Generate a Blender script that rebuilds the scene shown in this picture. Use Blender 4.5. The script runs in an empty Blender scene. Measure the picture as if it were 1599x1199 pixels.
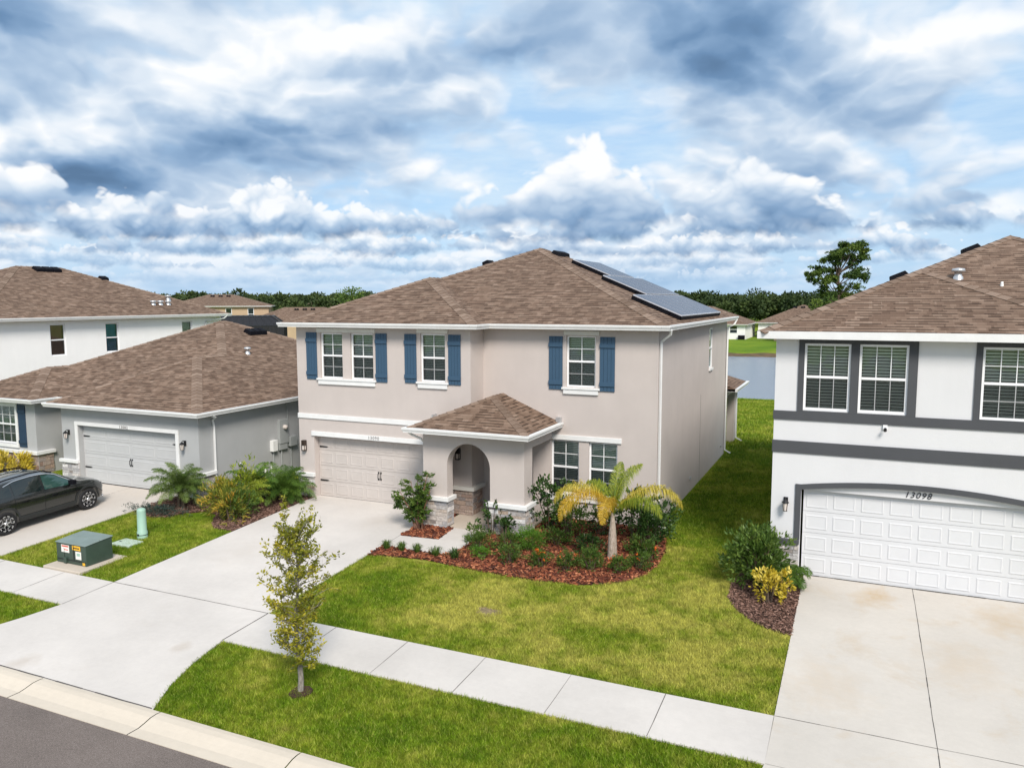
import bpy, math, random
import numpy as np
from mathutils import Vector, Matrix

# ------------------------------------------------------------------ camera
sc = bpy.context.scene
C = sc.collection
R = math.radians
CAM_F, CAM_YAW, CAM_PITCH, CAM_ROLL, CAM_H = 1219.6, 23.946, 6.127, -0.15, 6.705
def make_camera():
    y, p, r = R(CAM_YAW), R(CAM_PITCH), R(CAM_ROLL)
    F = Vector((-math.sin(y)*math.cos(p), math.cos(y)*math.cos(p), -math.sin(p)))
    Rt = Vector((math.cos(y), math.sin(y), 0)); U = Rt.cross(F)
    R2 = Rt*math.cos(r)+U*math.sin(r); U2 = -Rt*math.sin(r)+U*math.cos(r)
    m = Matrix((R2, U2, -F)).transposed().to_4x4(); m.translation = (0, 0, CAM_H)
    cd = bpy.data.cameras.new('camera'); cam = bpy.data.objects.new('camera', cd); C.objects.link(cam)
    cam.matrix_world = m
    cd.sensor_width = 36; cd.sensor_fit = 'HORIZONTAL'; cd.lens = CAM_F/1599*36
    cd.clip_start = .1; cd.clip_end = 9000
    sc.camera = cam
make_camera()
sc.view_settings.view_transform = 'Standard'; sc.view_settings.look = 'None'
sc.view_settings.exposure = 0.35; sc.view_settings.gamma = 1
sc.cycles.max_bounces = 6; sc.cycles.transparent_max_bounces = 12

SUN_EL, SUN_AZ = 43, 142          # azimuth clockwise from +Y: light comes from behind the camera, a little from the right
# ------------------------------------------------------------------ node helpers
class NT:
    def __init__(s, nt): s.nt = nt; s.n = nt.nodes; s.l = nt.links
    def link(s, v, sock):
        if v is None: return
        if isinstance(v, bpy.types.NodeSocket): s.l.new(v, sock)
        else:
            try: sock.default_value = v
            except Exception: sock.default_value = tuple(v)+(1,) if len(v) == 3 else v
    def m(s, op, a, b=None, c=None, clamp=False):
        n = s.n.new('ShaderNodeMath'); n.operation = op; n.use_clamp = clamp
        for i, v in enumerate((a, b, c)):
            if v is not None: s.link(v, n.inputs[i])
        return n.outputs[0]
    def v(s, op, a, b=None, sc_=None):
        n = s.n.new('ShaderNodeVectorMath'); n.operation = op
        s.link(a, n.inputs[0])
        if b is not None: s.link(b, n.inputs[1])
        if sc_ is not None: s.link(sc_, n.inputs['Scale'])
        return n.outputs['Value'] if op in ('LENGTH', 'DOT_PRODUCT', 'DISTANCE') else n.outputs[0]
    def xyz(s, x, y, z):
        n = s.n.new('ShaderNodeCombineXYZ')
        for i, v in enumerate((x, y, z)): s.link(v, n.inputs[i])
        return n.outputs[0]
    def sep(s, v):
        n = s.n.new('ShaderNodeSeparateXYZ'); s.link(v, n.inputs[0]); return n.outputs
    def noise(s, vec, scale, detail=4, rough=.5, dist=0, dim='3D'):
        n = s.n.new('ShaderNodeTexNoise'); n.noise_dimensions = dim
        if vec is not None: s.link(vec, n.inputs['Vector'])
        n.inputs['Scale'].default_value = scale; n.inputs['Detail'].default_value = detail
        n.inputs['Roughness'].default_value = rough; n.inputs['Distortion'].default_value = dist
        return n.outputs['Fac']
    def rng(s, v, a, b, c=0, d=1, smooth=False):
        n = s.n.new('ShaderNodeMapRange'); n.clamp = True
        if smooth: n.interpolation_type = 'SMOOTHSTEP'
        s.link(v, n.inputs[0])
        for i, q in enumerate((a, b, c, d)): s.link(q, n.inputs[i+1])
        return n.outputs[0]
    def mix(s, f, a, b, mode='MIX'):
        n = s.n.new('ShaderNodeMix'); n.data_type = 'RGBA'; n.blend_type = mode
        s.link(f, n.inputs[0]); s.link(a, n.inputs[6]); s.link(b, n.inputs[7]); return n.outputs[2]
    def ramp(s, f, stops):
        n = s.n.new('ShaderNodeValToRGB'); s.link(f, n.inputs[0]); e = n.color_ramp.elements
        while len(e) < len(stops): e.new(.5)
        for i, (p, c) in enumerate(stops): e[i].position = p; e[i].color = tuple(c)+(1,)
        return n.outputs[0]

# ------------------------------------------------------------------ world: sky with clouds
def pix_dir(px, py):
    y, p = R(CAM_YAW), R(CAM_PITCH)
    F = Vector((-math.sin(y)*math.cos(p), math.cos(y)*math.cos(p), -math.sin(p)))
    Rt = Vector((math.cos(y), math.sin(y), 0)); U = Rt.cross(F)
    return (F*CAM_F+Rt*(px-799.5)-U*(py-599.5)).normalized()
def make_world():
    w = bpy.data.worlds.new('World'); sc.world = w; w.use_nodes = True
    t = NT(w.node_tree); t.n.clear()
    out = t.n.new('ShaderNodeOutputWorld'); bg = t.n.new('ShaderNodeBackground')
    sky = t.n.new('ShaderNodeTexSky'); sky.sky_type = 'NISHITA'; sky.sun_disc = False
    sky.sun_elevation = R(SUN_EL); sky.sun_rotation = R(SUN_AZ); sky.air_density = 1.0; sky.dust_density = .6; sky.ozone_density = 2.5
    tc = t.n.new('ShaderNodeTexCoord'); d = tc.outputs['Generated']
    x, y, z = t.sep(d)
    el = t.m('ARCSINE', t.m('MAXIMUM', t.m('MINIMUM', z, .999), -.999)); az = t.m('ARCTAN2', x, y)
    def aze(px, py):
        c = pix_dir(px, py); return math.atan2(c.x, c.y), math.asin(c.z)
    def blobs(lst):
        tot = None
        for (px, py, sx, sy, a) in lst:
            c = pix_dir(px, py); rt = Vector((c.y, -c.x, 0)).normalized(); up = rt.cross(c)
            du = t.m('MULTIPLY', t.v('DOT_PRODUCT', dw, tuple(rt)), CAM_F/sx)
            dv = t.m('MULTIPLY', t.m('SUBTRACT', t.v('DOT_PRODUCT', dw, tuple(up)), 0.0), CAM_F/sy)
            r2 = t.m('ADD', t.m('MULTIPLY', du, du), t.m('MULTIPLY', dv, dv))
            g = t.m('MULTIPLY', t.m('POWER', 2.718, t.m('MULTIPLY', r2, -1.0)), a)
            g = t.m('MULTIPLY', g, t.m('GREATER_THAN', t.v('DOT_PRODUCT', d, tuple(c)), 0.0))
            tot = g if tot is None else t.m('ADD', tot, g)
        return tot
    # domain warp so that the large masses have torn outlines
    wn = t.n.new('ShaderNodeTexNoise'); t.link(t.xyz(x, y, t.m('MULTIPLY', z, 1.6)), wn.inputs['Vector']); wn.inputs['Scale'].default_value = 4.5; wn.inputs['Detail'].default_value = 5; wn.inputs['Roughness'].default_value = .58
    warp = t.v('SUBTRACT', wn.outputs['Color'], (.5, .5, .5))
    dw = t.v('ADD', d, t.v('SCALE', warp, sc_=.12))
    zz = t.m('MAXIMUM', z, 0.0); e = t.m('ADD', zz, .30)
    def billow(p, s_, octs=3):
        tot = None; wt = .55
        for i in range(octs):
            n = t.m('MULTIPLY', t.m('ABSOLUTE', t.m('SUBTRACT', t.noise(t.v('ADD', p, (i*7.3, i*3.1, 0)), s_*2.1**i, 0, .5, dim='2D'), .5)), 4.2*wt)
            tot = n if tot is None else t.m('ADD', tot, n); wt *= .5
        return tot
    def dens(off):
        ee = t.m('ADD', e, off); p = t.xyz(t.m('DIVIDE', x, ee), t.m('DIVIDE', y, ee), 0.0)
        p = t.v('ADD', p, t.v('SCALE', warp, sc_=.26))
        return t.m('ADD', t.m('MULTIPLY', t.noise(p, 1.25, 5, .5, dim='2D'), .78), t.m('MULTIPLY', billow(p, 3.4, 3), .21))
    d0, d1 = dens(0.0), dens(.022)
    cov = blobs([(450, 190, 280, 130, .16), (60, 230, 160, 90, .16), (1130, 60, 200, 90, .16), (840, 60, 160, 70, .12), (1330, 150, 170, 60, .08), (1520, 60, 120, 90, .10),
                 (680, 250, 60, 70, -.10), (640, 190, 60, 40, -.06), (1020, 215, 40, 60, -.10), (1380, 225, 150, 26, -.10), (1560, 160, 90, 25, -.08), (250, 60, 70, 40, -.06), (770, 170, 120, 26, -.08)])
    dark = blobs([(340, 240, 95, 38, .62), (470, 205, 150, 30, .50), (90, 255, 120, 28, .52), (1120, 60, 120, 60, .62), (830, 70, 110, 45, .36), (1100, 150, 40, 40, .3),
                  (1310, 155, 120, 34, .36), (30, 35, 60, 40, .55), (700, 100, 80, 35, .22), (200, 300, 150, 18, .25)])
    light = blobs([(60, 195, 120, 40, .40), (310, 150, 70, 70, .38), (440, 95, 110, 60, .30), (560, 40, 130, 40, .18), (1500, 60, 140, 60, .28), (960, 60, 60, 60, .22), (1240, 110, 60, 60, .2)])
    c0 = t.m('ADD', d0, cov)
    a = t.rng(c0, .36, .60, 0, 1, True)
    rel = t.m('MULTIPLY', t.m('SUBTRACT', d0, d1), 1.7)
    body = t.m('MULTIPLY', t.rng(c0, .46, .80), .26)
    sh = t.m('SUBTRACT', t.m('ADD', t.m('ADD', body, .17), t.m('MULTIPLY', dark, .74)), t.m('ADD', rel, t.m('MULTIPLY', light, .8)), clamp=True)
    stops = [(0, (.95, .965, .985)), (.15, (.74, .82, .91)), (.35, (.47, .60, .765)), (.6, (.26, .40, .60)), (.8, (.155, .275, .46)), (1, (.11, .20, .34))]
    col = t.ramp(sh, stops)
    blue = t.mix(.75, t.v('SCALE', sky.outputs[0], sc_=1.0), (3.3, 5.3, 7.7, 1))
    veil = t.rng(t.noise(t.xyz(t.m('MULTIPLY', x, 2.2), t.m('MULTIPLY', y, 2.2), t.m('MULTIPLY', z, 11)), 2.6, 6, .6), .34, .66, .15, .9)
    blue = t.mix(veil, blue, (5.2, 6.5, 7.7, 1))
    final = t.mix(a, blue, t.v('SCALE', col, sc_=8.2))
    # rows of cumulus standing one behind the other: flat shaded base, heaped bright top
    def row(base, H, freq, seed, amp, bumps=(), cut=.30, contrast=1.0):
        global_ = t.xyz(t.m('MULTIPLY', az, freq), seed, 0.0)
        hn = t.rng(t.noise(global_, 1.0, 3, .55, dim='2D'), cut, .75, 0, 1)
        for px, sg, am in bumps:
            q = t.m('DIVIDE', t.m('SUBTRACT', az, aze(px, 300)[0]), sg/CAM_F); hn = t.m('ADD', hn, t.m('MULTIPLY', t.m('POWER', 2.718, t.m('MULTIPLY', t.m('MULTIPLY', q, q), -1.0)), am))
        b_ = t.m('ADD', base, t.m('MULTIPLY', t.m('SUBTRACT', t.noise(t.xyz(t.m('MULTIPLY', az, 3.0), seed+9, 0.0), 1.0, 2, dim='2D'), .5), H*.45))
        T_ = t.m('DIVIDE', t.m('SUBTRACT', el, b_), H)
        sc2 = .55/H
        P = t.v('ADD', t.xyz(t.m('ADD', t.m('MULTIPLY', az, sc2), seed*1.7), t.m('MULTIPLY', el, sc2*1.2), 0.0), t.v('SCALE', warp, sc_=.55))
        puff = t.m('SUBTRACT', billow(P, 2.2, 3), .42)
        fb = t.m('SUBTRACT', t.noise(P, 1.6, 4, .58, dim='2D'), .5)
        dn = t.m('SUBTRACT', t.m('ADD', hn, t.m('ADD', t.m('MULTIPLY', puff, .42), t.m('MULTIPLY', fb, .9))), T_)
        al = t.m('MULTIPLY', t.rng(dn, 0.02, .20, 0, 1, True), t.rng(t.m('ADD', T_, t.m('MULTIPLY', fb, .8)), -.12, .16, 0, 1, True))
        al = t.m('MULTIPLY', al, t.rng(hn, .02, .22, 0, 1, True))
        lit = t.m('ADD', t.m('MULTIPLY', t.rng(t.m('ADD', T_, t.m('MULTIPLY', fb, .35)), -.05, .50), .64), t.m('ADD', t.m('MULTIPLY', puff, .42), t.m('MULTIPLY', t.rng(dn, .6, 0), .16)))
        s_ = t.m('MULTIPLY', t.m('SUBTRACT', .80, t.m('MULTIPLY', lit, 1.0), clamp=True), contrast)
        return t.m('MULTIPLY', al, amp), t.ramp(s_, stops)
    D = math.radians
    for args in ((D(1.3), D(1.2), 14, 3.1, .55, (), .25, .8), (D(2.3), D(1.5), 11, 7.7, .7, (), .22, .9), (D(3.3), D(2.2), 8, 12.3, .85, ((560, 60, .5),), .28), (D(4.5), D(3.2), 6, 21.9, .9, ((450, 150, .5), (1130, 70, .3), (160, 90, .4)), .36, 1.1),
                 (D(5.6), D(5.8), 4.2, 31.3, 1.0, ((875, 105, .80), (945, 85, .30), (1190, 85, .80), (1420, 80, .15), (1540, 60, .2), (700, 60, .1), (250, 120, -.3)), .50, 1.05)):
        al, cc = row(*args); final = t.mix(al, final, t.v('SCALE', cc, sc_=8.2))
    final = t.mix(t.rng(z, 0, .075, .75, 0, True), final, (3.6, 5.2, 7.0, 1))
    final = t.mix(t.rng(z, -.02, 0, 1, 0), final, (2.4, 2.4, 2.2, 1))
    t.l.new(final, bg.inputs[0]); bg.inputs[1].default_value = SKY_S
    t.l.new(bg.outputs[0], out.inputs[0])
    w.cycles.sampling_method = 'MANUAL'; w.cycles.sample_map_resolution = 256
SKY_S = .1
make_world()
def make_sun():
    l = bpy.data.lights.new('sun', 'SUN'); l.energy = SUN_E; l.angle = R(20); l.color = (1, .93, .85)
    o = bpy.data.objects.new('sun', l); C.objects.link(o)
    el, az = R(SUN_EL), R(SUN_AZ)
    d = Vector((math.sin(az)*math.cos(el), math.cos(az)*math.cos(el), math.sin(el)))
    o.rotation_euler = d.to_track_quat('Z', 'Y').to_euler(); o.location = d*60
SUN_E = 3.5
make_sun()

# ------------------------------------------------------------------ materials
MAT = {}
def mat(name, build):
    m = bpy.data.materials.new(name); m.use_nodes = True
    t = NT(m.node_tree); b = t.n['Principled BSDF']; build(t, b); MAT[name] = m; return m
def setp(b, t, color=None, rough=None, metal=None, spec=None, normal=None):
    if color is not None: t.link(tuple(color)+(1,) if isinstance(color, tuple) and len(color) == 3 else color, b.inputs['Base Color'])
    if rough is not None: t.link(rough, b.inputs['Roughness'])
    if metal is not None: b.inputs['Metallic'].default_value = metal
    if spec is not None: b.inputs['Specular IOR Level'].default_value = spec
    if normal is not None: t.link(normal, b.inputs['Normal'])
def bump(t, h, strength, dist=.02):
    n = t.n.new('ShaderNodeBump'); t.link(h, n.inputs['Height']); n.inputs['Strength'].default_value = strength; n.inputs['Distance'].default_value = dist; return n.outputs[0]
def geo(t): return t.n.new('ShaderNodeNewGeometry').outputs['Position']
def attr(t, name): n = t.n.new('ShaderNodeAttribute'); n.attribute_name = name; return n.outputs['Fac']
def uvc(t): return t.n.new('ShaderNodeUVMap').outputs[0]

def stucco(name, c, var=.06):
    def f(t, b):
        g = geo(t)
        n = t.noise(g, .9, 5, .6); n2 = t.noise(t.v('MULTIPLY', g, (4, 4, .5)), 1.0, 4, .6)
        k = t.m('ADD', t.rng(n, .3, .7, 1-var, 1+var*.4), t.rng(n2, .35, .7, -.012, .008))
        col = t.v('SCALE', tuple(c), sc_=k)
        setp(b, t, col, .88, normal=bump(t, t.noise(g, 55, 4, .6), .35, .01), spec=.25)
    return mat(name, f)
stucco('beige stucco', (.525, .468, .437)); stucco('grey stucco', (.40, .405, .405)); stucco('white stucco', (.645, .645, .655), .03)
stucco('white stucco far', (.84, .83, .81), .03); stucco('tan stucco', (.45, .33, .22)); stucco('charcoal stucco', (.075, .078, .085), .08)
def paint(name, c, rough=.5, var=.05, spec=.4, metal=0, scale=3):
    def f(t, b):
        n = t.noise(geo(t), scale, 5, .6)
        setp(b, t, t.v('SCALE', tuple(c), sc_=t.rng(n, .3, .7, 1-var, 1+var)), rough, metal, spec)
    return mat(name, f)
paint('white trim', (.72, .72, .71)); paint('white frame', (.82, .82, .83), .35)
paint('cream trim', (.66, .645, .60)); paint('beige door', (.50, .455, .425), .5); paint('white door', (.61, .615, .63), .45, .02); paint('grey door', (.47, .475, .475), .45, .03)
def shutter_f(t, b):
    g = geo(t); setp(b, t, t.mix(t.noise(t.v('MULTIPLY', g, (30, 30, 2)), 2, 4, .6), (.030, .072, .125, 1), (.038, .088, .150, 1)), .55)
mat('blue shutter', shutter_f)
paint('dark blue shutter', (.018, .042, .08), .55)
paint('black metal', (.012, .012, .013), .4); paint('vent black', (.006, .006, .009), .7, spec=.1); paint('bronze metal', (.035, .022, .016), .4)
paint('grey box', (.33, .345, .34), .5); paint('galvanised', (.55, .56, .57), .35, .08, .5, .6)
paint('pvc white', (.75, .75, .73), .4); paint('dark inside', (.05, .052, .045), .9)
paint('door dark', (.05, .045, .04), .6); paint('solar frame', (.55, .56, .60), .35, metal=.3)
paint('blind', (.80, .84, .79), .6, .03); paint('blind pale', (.88, .88, .78), .6, .03)
paint('curtain brown', (.42, .24, .18), .8); paint('curtain teal', (.01, .26, .42), .7); paint('pedestal green', (.30, .46, .37), .5, .06); paint('lid green', (.42, .50, .42), .6, .08)
paint('transformer green', (.040, .066, .050), .42, .12); paint('transformer top', (.17, .215, .20), .5, .1)
paint('label white', (.75, .73, .68), .5); paint('label red', (.60, .09, .05), .5); paint('label yellow', (.75, .42, .03), .5)
paint('lamp glass', (.62, .55, .50), .15); paint('tyre', (.014, .014, .015), .8, .2)
paint('rim silver', (.62, .63, .65), .25, metal=.8); paint('cladding', (.022, .024, .024), .6); paint('joint dark', (.07, .065, .06), .95, .3)
paint('number grey', (.22, .21, .21), .5); paint('number black', (.02, .02, .025), .5)

def glass_f(t, b):
    g = t.n.new('ShaderNodeBsdfGlossy'); g.inputs['Roughness'].default_value = .02; g.inputs['Color'].default_value = (.85, .95, .90, 1)
    tr = t.n.new('ShaderNodeBsdfTransparent'); tr.inputs[0].default_value = (.93, .97, .94, 1)
    fr = t.n.new('ShaderNodeFresnel'); fr.inputs[0].default_value = 1.6
    nm = bump(t, t.noise(geo(t), 1.6, 2), .12, .05); t.link(nm, g.inputs['Normal'])
    mx = t.n.new('ShaderNodeMixShader'); t.link(t.m('ADD', t.m('MULTIPLY', fr.outputs[0], 1.1), .03), mx.inputs[0])
    t.l.new(tr.outputs[0], mx.inputs[1]); t.l.new(g.outputs[0], mx.inputs[2]); t.l.new(mx.outputs[0], t.n['Material Output'].inputs[0])
mat('window glass', glass_f)
def screen_f(t, b):
    tr = t.n.new('ShaderNodeBsdfTransparent'); tr.inputs[0].default_value = (.80, .80, .80, 1)
    mx = t.n.new('ShaderNodeMixShader'); mx.inputs[0].default_value = .15
    setp(b, t, (.03, .032, .035), .8); t.l.new(tr.outputs[0], mx.inputs[1]); t.l.new(b.outputs[0], mx.inputs[2]); t.l.new(mx.outputs[0], t.n['Material Output'].inputs[0])
mat('insect screen', screen_f)
def cage_f(t, b):
    tr = t.n.new('ShaderNodeBsdfTransparent'); tr.inputs[0].default_value = (.35, .35, .37, 1)
    mx = t.n.new('ShaderNodeMixShader'); mx.inputs[0].default_value = .75
    setp(b, t, (.012, .013, .018), .7); t.l.new(tr.outputs[0], mx.inputs[1]); t.l.new(b.outputs[0], mx.inputs[2]); t.l.new(mx.outputs[0], t.n['Material Output'].inputs[0])
mat('cage mesh', cage_f)

def shingle_f(t, b):
    uv = uvc(t)
    def brick(w, h, off, sq=1, mortar=.012):
        n = t.n.new('ShaderNodeTexBrick'); t.link(uv, n.inputs['Vector'])
        n.offset = off; n.inputs['Scale'].default_value = 1; n.inputs['Brick Width'].default_value = w; n.inputs['Row Height'].default_value = h
        n.inputs['Mortar Size'].default_value = mortar; n.inputs['Mortar Smooth'].default_value = .1; n.inputs['Bias'].default_value = 0
        n.inputs['Color1'].default_value = (0, 0, 0, 1); n.inputs['Color2'].default_value = (1, 1, 1, 1); n.inputs['Mortar'].default_value = (.5, .5, .5, 1)
        return n
    b1 = brick(.29, .145, .37, mortar=.0); b2 = brick(.19, .145, .61, mortar=.0); b3 = brick(.26, .145, .23, mortar=.0)
    k = t.m('ADD', t.m('MULTIPLY', b1.outputs[0], .55), t.m('MULTIPLY', b2.outputs[0], .45))
    col = t.ramp(k, [(0, (.112, .072, .050)), (.3, (.150, .098, .070)), (.55, (.186, .125, .090)), (.8, (.222, .153, .112)), (1, (.270, .192, .145))])
    patch = t.rng(t.noise(geo(t), .35, 4, .6), .3, .7, .90, 1.08)
    grit = t.rng(t.noise(geo(t), 60, 2, .7), .3, .7, .82, 1.15)
    # tab butts: shadow line painted into the colour, strongest under raised tabs
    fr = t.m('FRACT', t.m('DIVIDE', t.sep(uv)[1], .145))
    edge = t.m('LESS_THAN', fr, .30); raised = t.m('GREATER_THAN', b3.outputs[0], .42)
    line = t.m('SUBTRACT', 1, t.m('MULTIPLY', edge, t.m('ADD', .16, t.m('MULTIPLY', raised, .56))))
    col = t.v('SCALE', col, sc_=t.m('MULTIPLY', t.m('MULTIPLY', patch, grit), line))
    hgt = t.m('ADD', t.m('SUBTRACT', 1, fr), t.m('MULTIPLY', b2.outputs[0], .6))
    setp(b, t, col, .92, spec=.15, normal=bump(t, hgt, .5, .02))
mat('shingles', shingle_f)
def cap_f(t, b):
    a = attr(t, 'rnd'); g = t.rng(t.noise(geo(t), 50, 2, .7), .3, .7, .85, 1.15)
    setp(b, t, t.v('SCALE', t.ramp(a, [(0, (.145, .100, .073)), (.5, (.195, .138, .104)), (1, (.25, .182, .14))]), sc_=g), .92, spec=.15)
mat('cap shingles', cap_f)
def stone_f(warm):
    def f(t, b):
        a = attr(t, 'rnd')
        cols = [(0, (.24, .20, .18)), (.15, (.50, .47, .45)), (.4, (.36, .35, .36)), (.6, (.62, .60, .59)), (.8, (.42, .33, .26)), (1, (.70, .68, .67))] if not warm else \
               [(0, (.30, .20, .16)), (.3, (.40, .33, .29)), (.5, (.24, .22, .22)), (.75, (.45, .36, .30)), (1, (.34, .24, .19))]
        c = t.ramp(a, cols); g = geo(t)
        k = t.rng(t.noise(g, 14, 5, .65), .3, .7, .72, 1.18)
        setp(b, t, t.v('SCALE', c, sc_=k), .9, spec=.2, normal=bump(t, t.noise(g, 18, 5, .6), .8, .03))
    return f
mat('pale ledgestone', stone_f(False)); mat('brown ledgestone', stone_f(True)); paint('mortar', (.42, .40, .38), .95)

def concrete(name, c, stain=(.50, .40, .28), samt=.25, var=.07, spots=()):
    def f(t, b):
        g = geo(t)
        n = t.noise(g, .45, 6, .62); n2 = t.noise(g, 9, 5, .7); n3 = t.noise(g, 120, 2, .6)
        k = t.m('MULTIPLY', t.m('MULTIPLY', t.rng(n, .3, .72, 1-var, 1+var*.6), t.rng(n2, .3, .7, .965, 1.02)), t.rng(n3, .3, .7, .96, 1.03))
        col = t.v('SCALE', tuple(c), sc_=k)
        s = t.rng(t.noise(t.v('ADD', g, (31, 7, 0)), .7, 6, .7, .4), .55, .8, 0, samt)
        for sx_, sy_, rr_, am_ in spots:      # rust and water stains with ragged outlines
            dd_ = t.v('DISTANCE', t.v('MULTIPLY', g, (1, .75, 0)), (sx_, sy_*.75, 0)); dd_ = t.m('ADD', dd_, t.m('MULTIPLY', t.m('SUBTRACT', t.noise(g, 2.2, 5, .65), .5), rr_*2.2))
            s = t.m('MAXIMUM', s, t.m('MULTIPLY', t.rng(dd_, rr_, rr_*.1, 0, am_), t.rng(n2, .3, .7, .6, 1)))
        brooms = t.rng(t.noise(t.v('MULTIPLY', g, (2, 90, 2)), 1, 2), .3, .7, .985, 1.01)
        setp(b, t, t.v('SCALE', t.mix(s, col, tuple(stain)+(1,)), sc_=brooms), .85, spec=.25, normal=bump(t, n3, .15, .005))
    return mat(name, f)
concrete('driveway concrete', (.565, .526, .488), (.42, .36, .30), samt=.20, var=.12, spots=((-14.9, 9.6, .35, .6), (-12.4, 11.2, .22, .6), (-15.2, 16.0, .9, .25), (-13.2, 19.6, .6, .3), (-13.0, 16.8, .3, .35))); concrete('sidewalk concrete', (.555, .518, .480), (.42, .38, .33), samt=.18, var=.12)
concrete('cream concrete', (.53, .49, .44), (.44, .32, .19), samt=.55, var=.09, spots=((.55, 18.95, .55, .8), (3.0, 18.6, .8, .55), (2.0, 16.2, .9, .35), (-.3, 14.6, .9, .3))); concrete('curb concrete', (.58, .51, .42), (.36, .32, .27), .4)
concrete('porch concrete', (.48, .42, .35), samt=.05)
concrete('neighbour concrete', (.53, .48, .43), samt=.25)
def asphalt_f(t, b):
    g = geo(t); n = t.noise(g, 130, 3, .7); n2 = t.noise(g, .8, 5, .6); n3 = t.noise(g, 40, 4, .7)
    col = t.ramp(n, [(.3, (.065, .052, .045)), (.5, (.15, .122, .108)), (.72, (.30, .26, .235))])
    setp(b, t, t.v('SCALE', col, sc_=t.m('MULTIPLY', t.rng(n2, .3, .7, .85, 1.12), t.rng(n3, .3, .7, .8, 1.2))), .9, spec=.25, normal=bump(t, n, .5, .01))
mat('asphalt', asphalt_f)

def grass_col(t, g):
    p = t.noise(g, .55, 5, .62); p2 = t.noise(t.v('ADD', g, (17, 3, 0)), 2.6, 4, .65)
    k = t.m('ADD', t.m('MULTIPLY', p, .6), t.m('MULTIPLY', p2, .4))
    # drier, yellower turf in the middle of the front lawn, as in the photo
    x, y, z = t.sep(g)
    dry = t.m('MULTIPLY', t.rng(y, 12.8, 14.0, 0, 1, True), t.m('MULTIPLY', t.rng(y, 17.5, 22, 1, 0, True), t.rng(x, -10.5, -8, 0, 1, True)))
    k = t.m('ADD', k, t.m('MULTIPLY', dry, .12))
    return t.ramp(k, [(.32, (.058, .120, .005)), (.45, (.115, .185, .008)), (.54, (.190, .235, .020)), (.66, (.36, .345, .07))])
def lawn_f(t, b):
    g = geo(t); c = grass_col(t, g)
    f = t.rng(t.noise(g, 34, 4, .7), .3, .7, .55, 1.25)
    setp(b, t, t.v('SCALE', c, sc_=f), .95, spec=.1, normal=bump(t, t.noise(g, 40, 3, .7), .8, .04))
mat('lawn', lawn_f)
def blade_f(t, b):
    g = geo(t); c = grass_col(t, g); a = attr(t, 'rnd')
    c = t.mix(t.rng(a, .80, 1, 0, .7), c, (.30, .29, .075, 1))
    col = t.v('SCALE', c, sc_=t.rng(a, 0, .8, .8, 1.75))
    col = t.v('SCALE', col, sc_=t.rng(t.noise(g, 5.5, 3, .6), .35, .65, .74, 1.18))
    setp(b, t, col, .6, spec=.2)
    tl = t.n.new('ShaderNodeBsdfTranslucent'); t.link(col, tl.inputs[0]); mx = t.n.new('ShaderNodeMixShader'); mx.inputs[0].default_value = .3
    t.l.new(b.outputs[0], mx.inputs[1]); t.l.new(tl.outputs[0], mx.inputs[2]); t.l.new(mx.outputs[0], t.n['Material Output'].inputs[0])
mat('grass blades', blade_f)
def far_ground_f(t, b):
    g = geo(t); k = t.noise(g, .06, 5, .6); f = t.rng(t.noise(g, 3, 4, .7), .3, .7, .8, 1.15)
    c = t.ramp(k, [(.35, (.075, .15, .010)), (.5, (.13, .205, .014)), (.65, (.20, .24, .025))])
    setp(b, t, t.v('SCALE', c, sc_=f), .95, spec=.1)
mat('far grass', far_ground_f)
def soil_f(t, b):
    g = geo(t); setp(b, t, t.ramp(t.noise(g, 9, 5, .7), [(.3, (.018, .008, .005)), (.7, (.07, .028, .016))]), .95, normal=bump(t, t.noise(g, 20, 4), .8, .03))
mat('soil', soil_f)
def bank_f(t, b):
    g = geo(t); setp(b, t, t.ramp(t.noise(g, .9, 5, .7), [(.3, (.05, .045, .015)), (.6, (.13, .075, .035)), (.75, (.06, .07, .02))]), .95)
mat('bank earth', bank_f); mat('dry earth', lambda t, b: setp(b, t, t.ramp(t.noise(geo(t), 14, 5, .7), [(.3, (.10, .075, .035)), (.7, (.30, .23, .12))]), .95))
def chip_f(t, b):
    a = attr(t, 'rnd'); c = t.ramp(a, [(0, (.03, .009, .006)), (.35, (.12, .030, .014)), (.7, (.26, .070, .028)), (1, (.52, .22, .11))])
    setp(b, t, t.v('SCALE', c, sc_=t.rng(t.noise(geo(t), 40, 3), .3, .7, .8, 1.15)), .8)
mat('mulch chips', chip_f)
def chipb_f(t, b):
    a = attr(t, 'rnd'); c = t.ramp(a, [(0, (.05, .025, .018)), (.5, (.16, .085, .06)), (1, (.36, .22, .17))]); setp(b, t, c, .85)
mat('old mulch chips', chipb_f)
def water_f(t, b):
    g = geo(t); h = t.m('ADD', t.noise(t.v('MULTIPLY', g, (1, .6, 1)), 2.2, 4, .6), t.noise(g, 9, 3, .6))
    setp(b, t, (.20, .23, .27), .22, spec=.6, normal=bump(t, h, .35, .06))
mat('pond water', water_f)
def leafmat(name, stops, tr=.3, rough=.5):
    def f(t, b):
        a = attr(t, 'rnd'); c = t.ramp(a, stops); setp(b, t, c, rough, spec=.3)
        tl = t.n.new('ShaderNodeBsdfTranslucent'); t.link(c, tl.inputs[0]); mx = t.n.new('ShaderNodeMixShader'); mx.inputs[0].default_value = tr
        t.l.new(b.outputs[0], mx.inputs[1]); t.l.new(tl.outputs[0], mx.inputs[2]); t.l.new(mx.outputs[0], t.n['Material Output'].inputs[0])
    return mat(name, f)
leafmat('leaf oak', [(0, (.065, .09, .012)), (.4, (.21, .22, .020)), (.75, (.46, .40, .035)), (1, (.68, .56, .08))])
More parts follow.
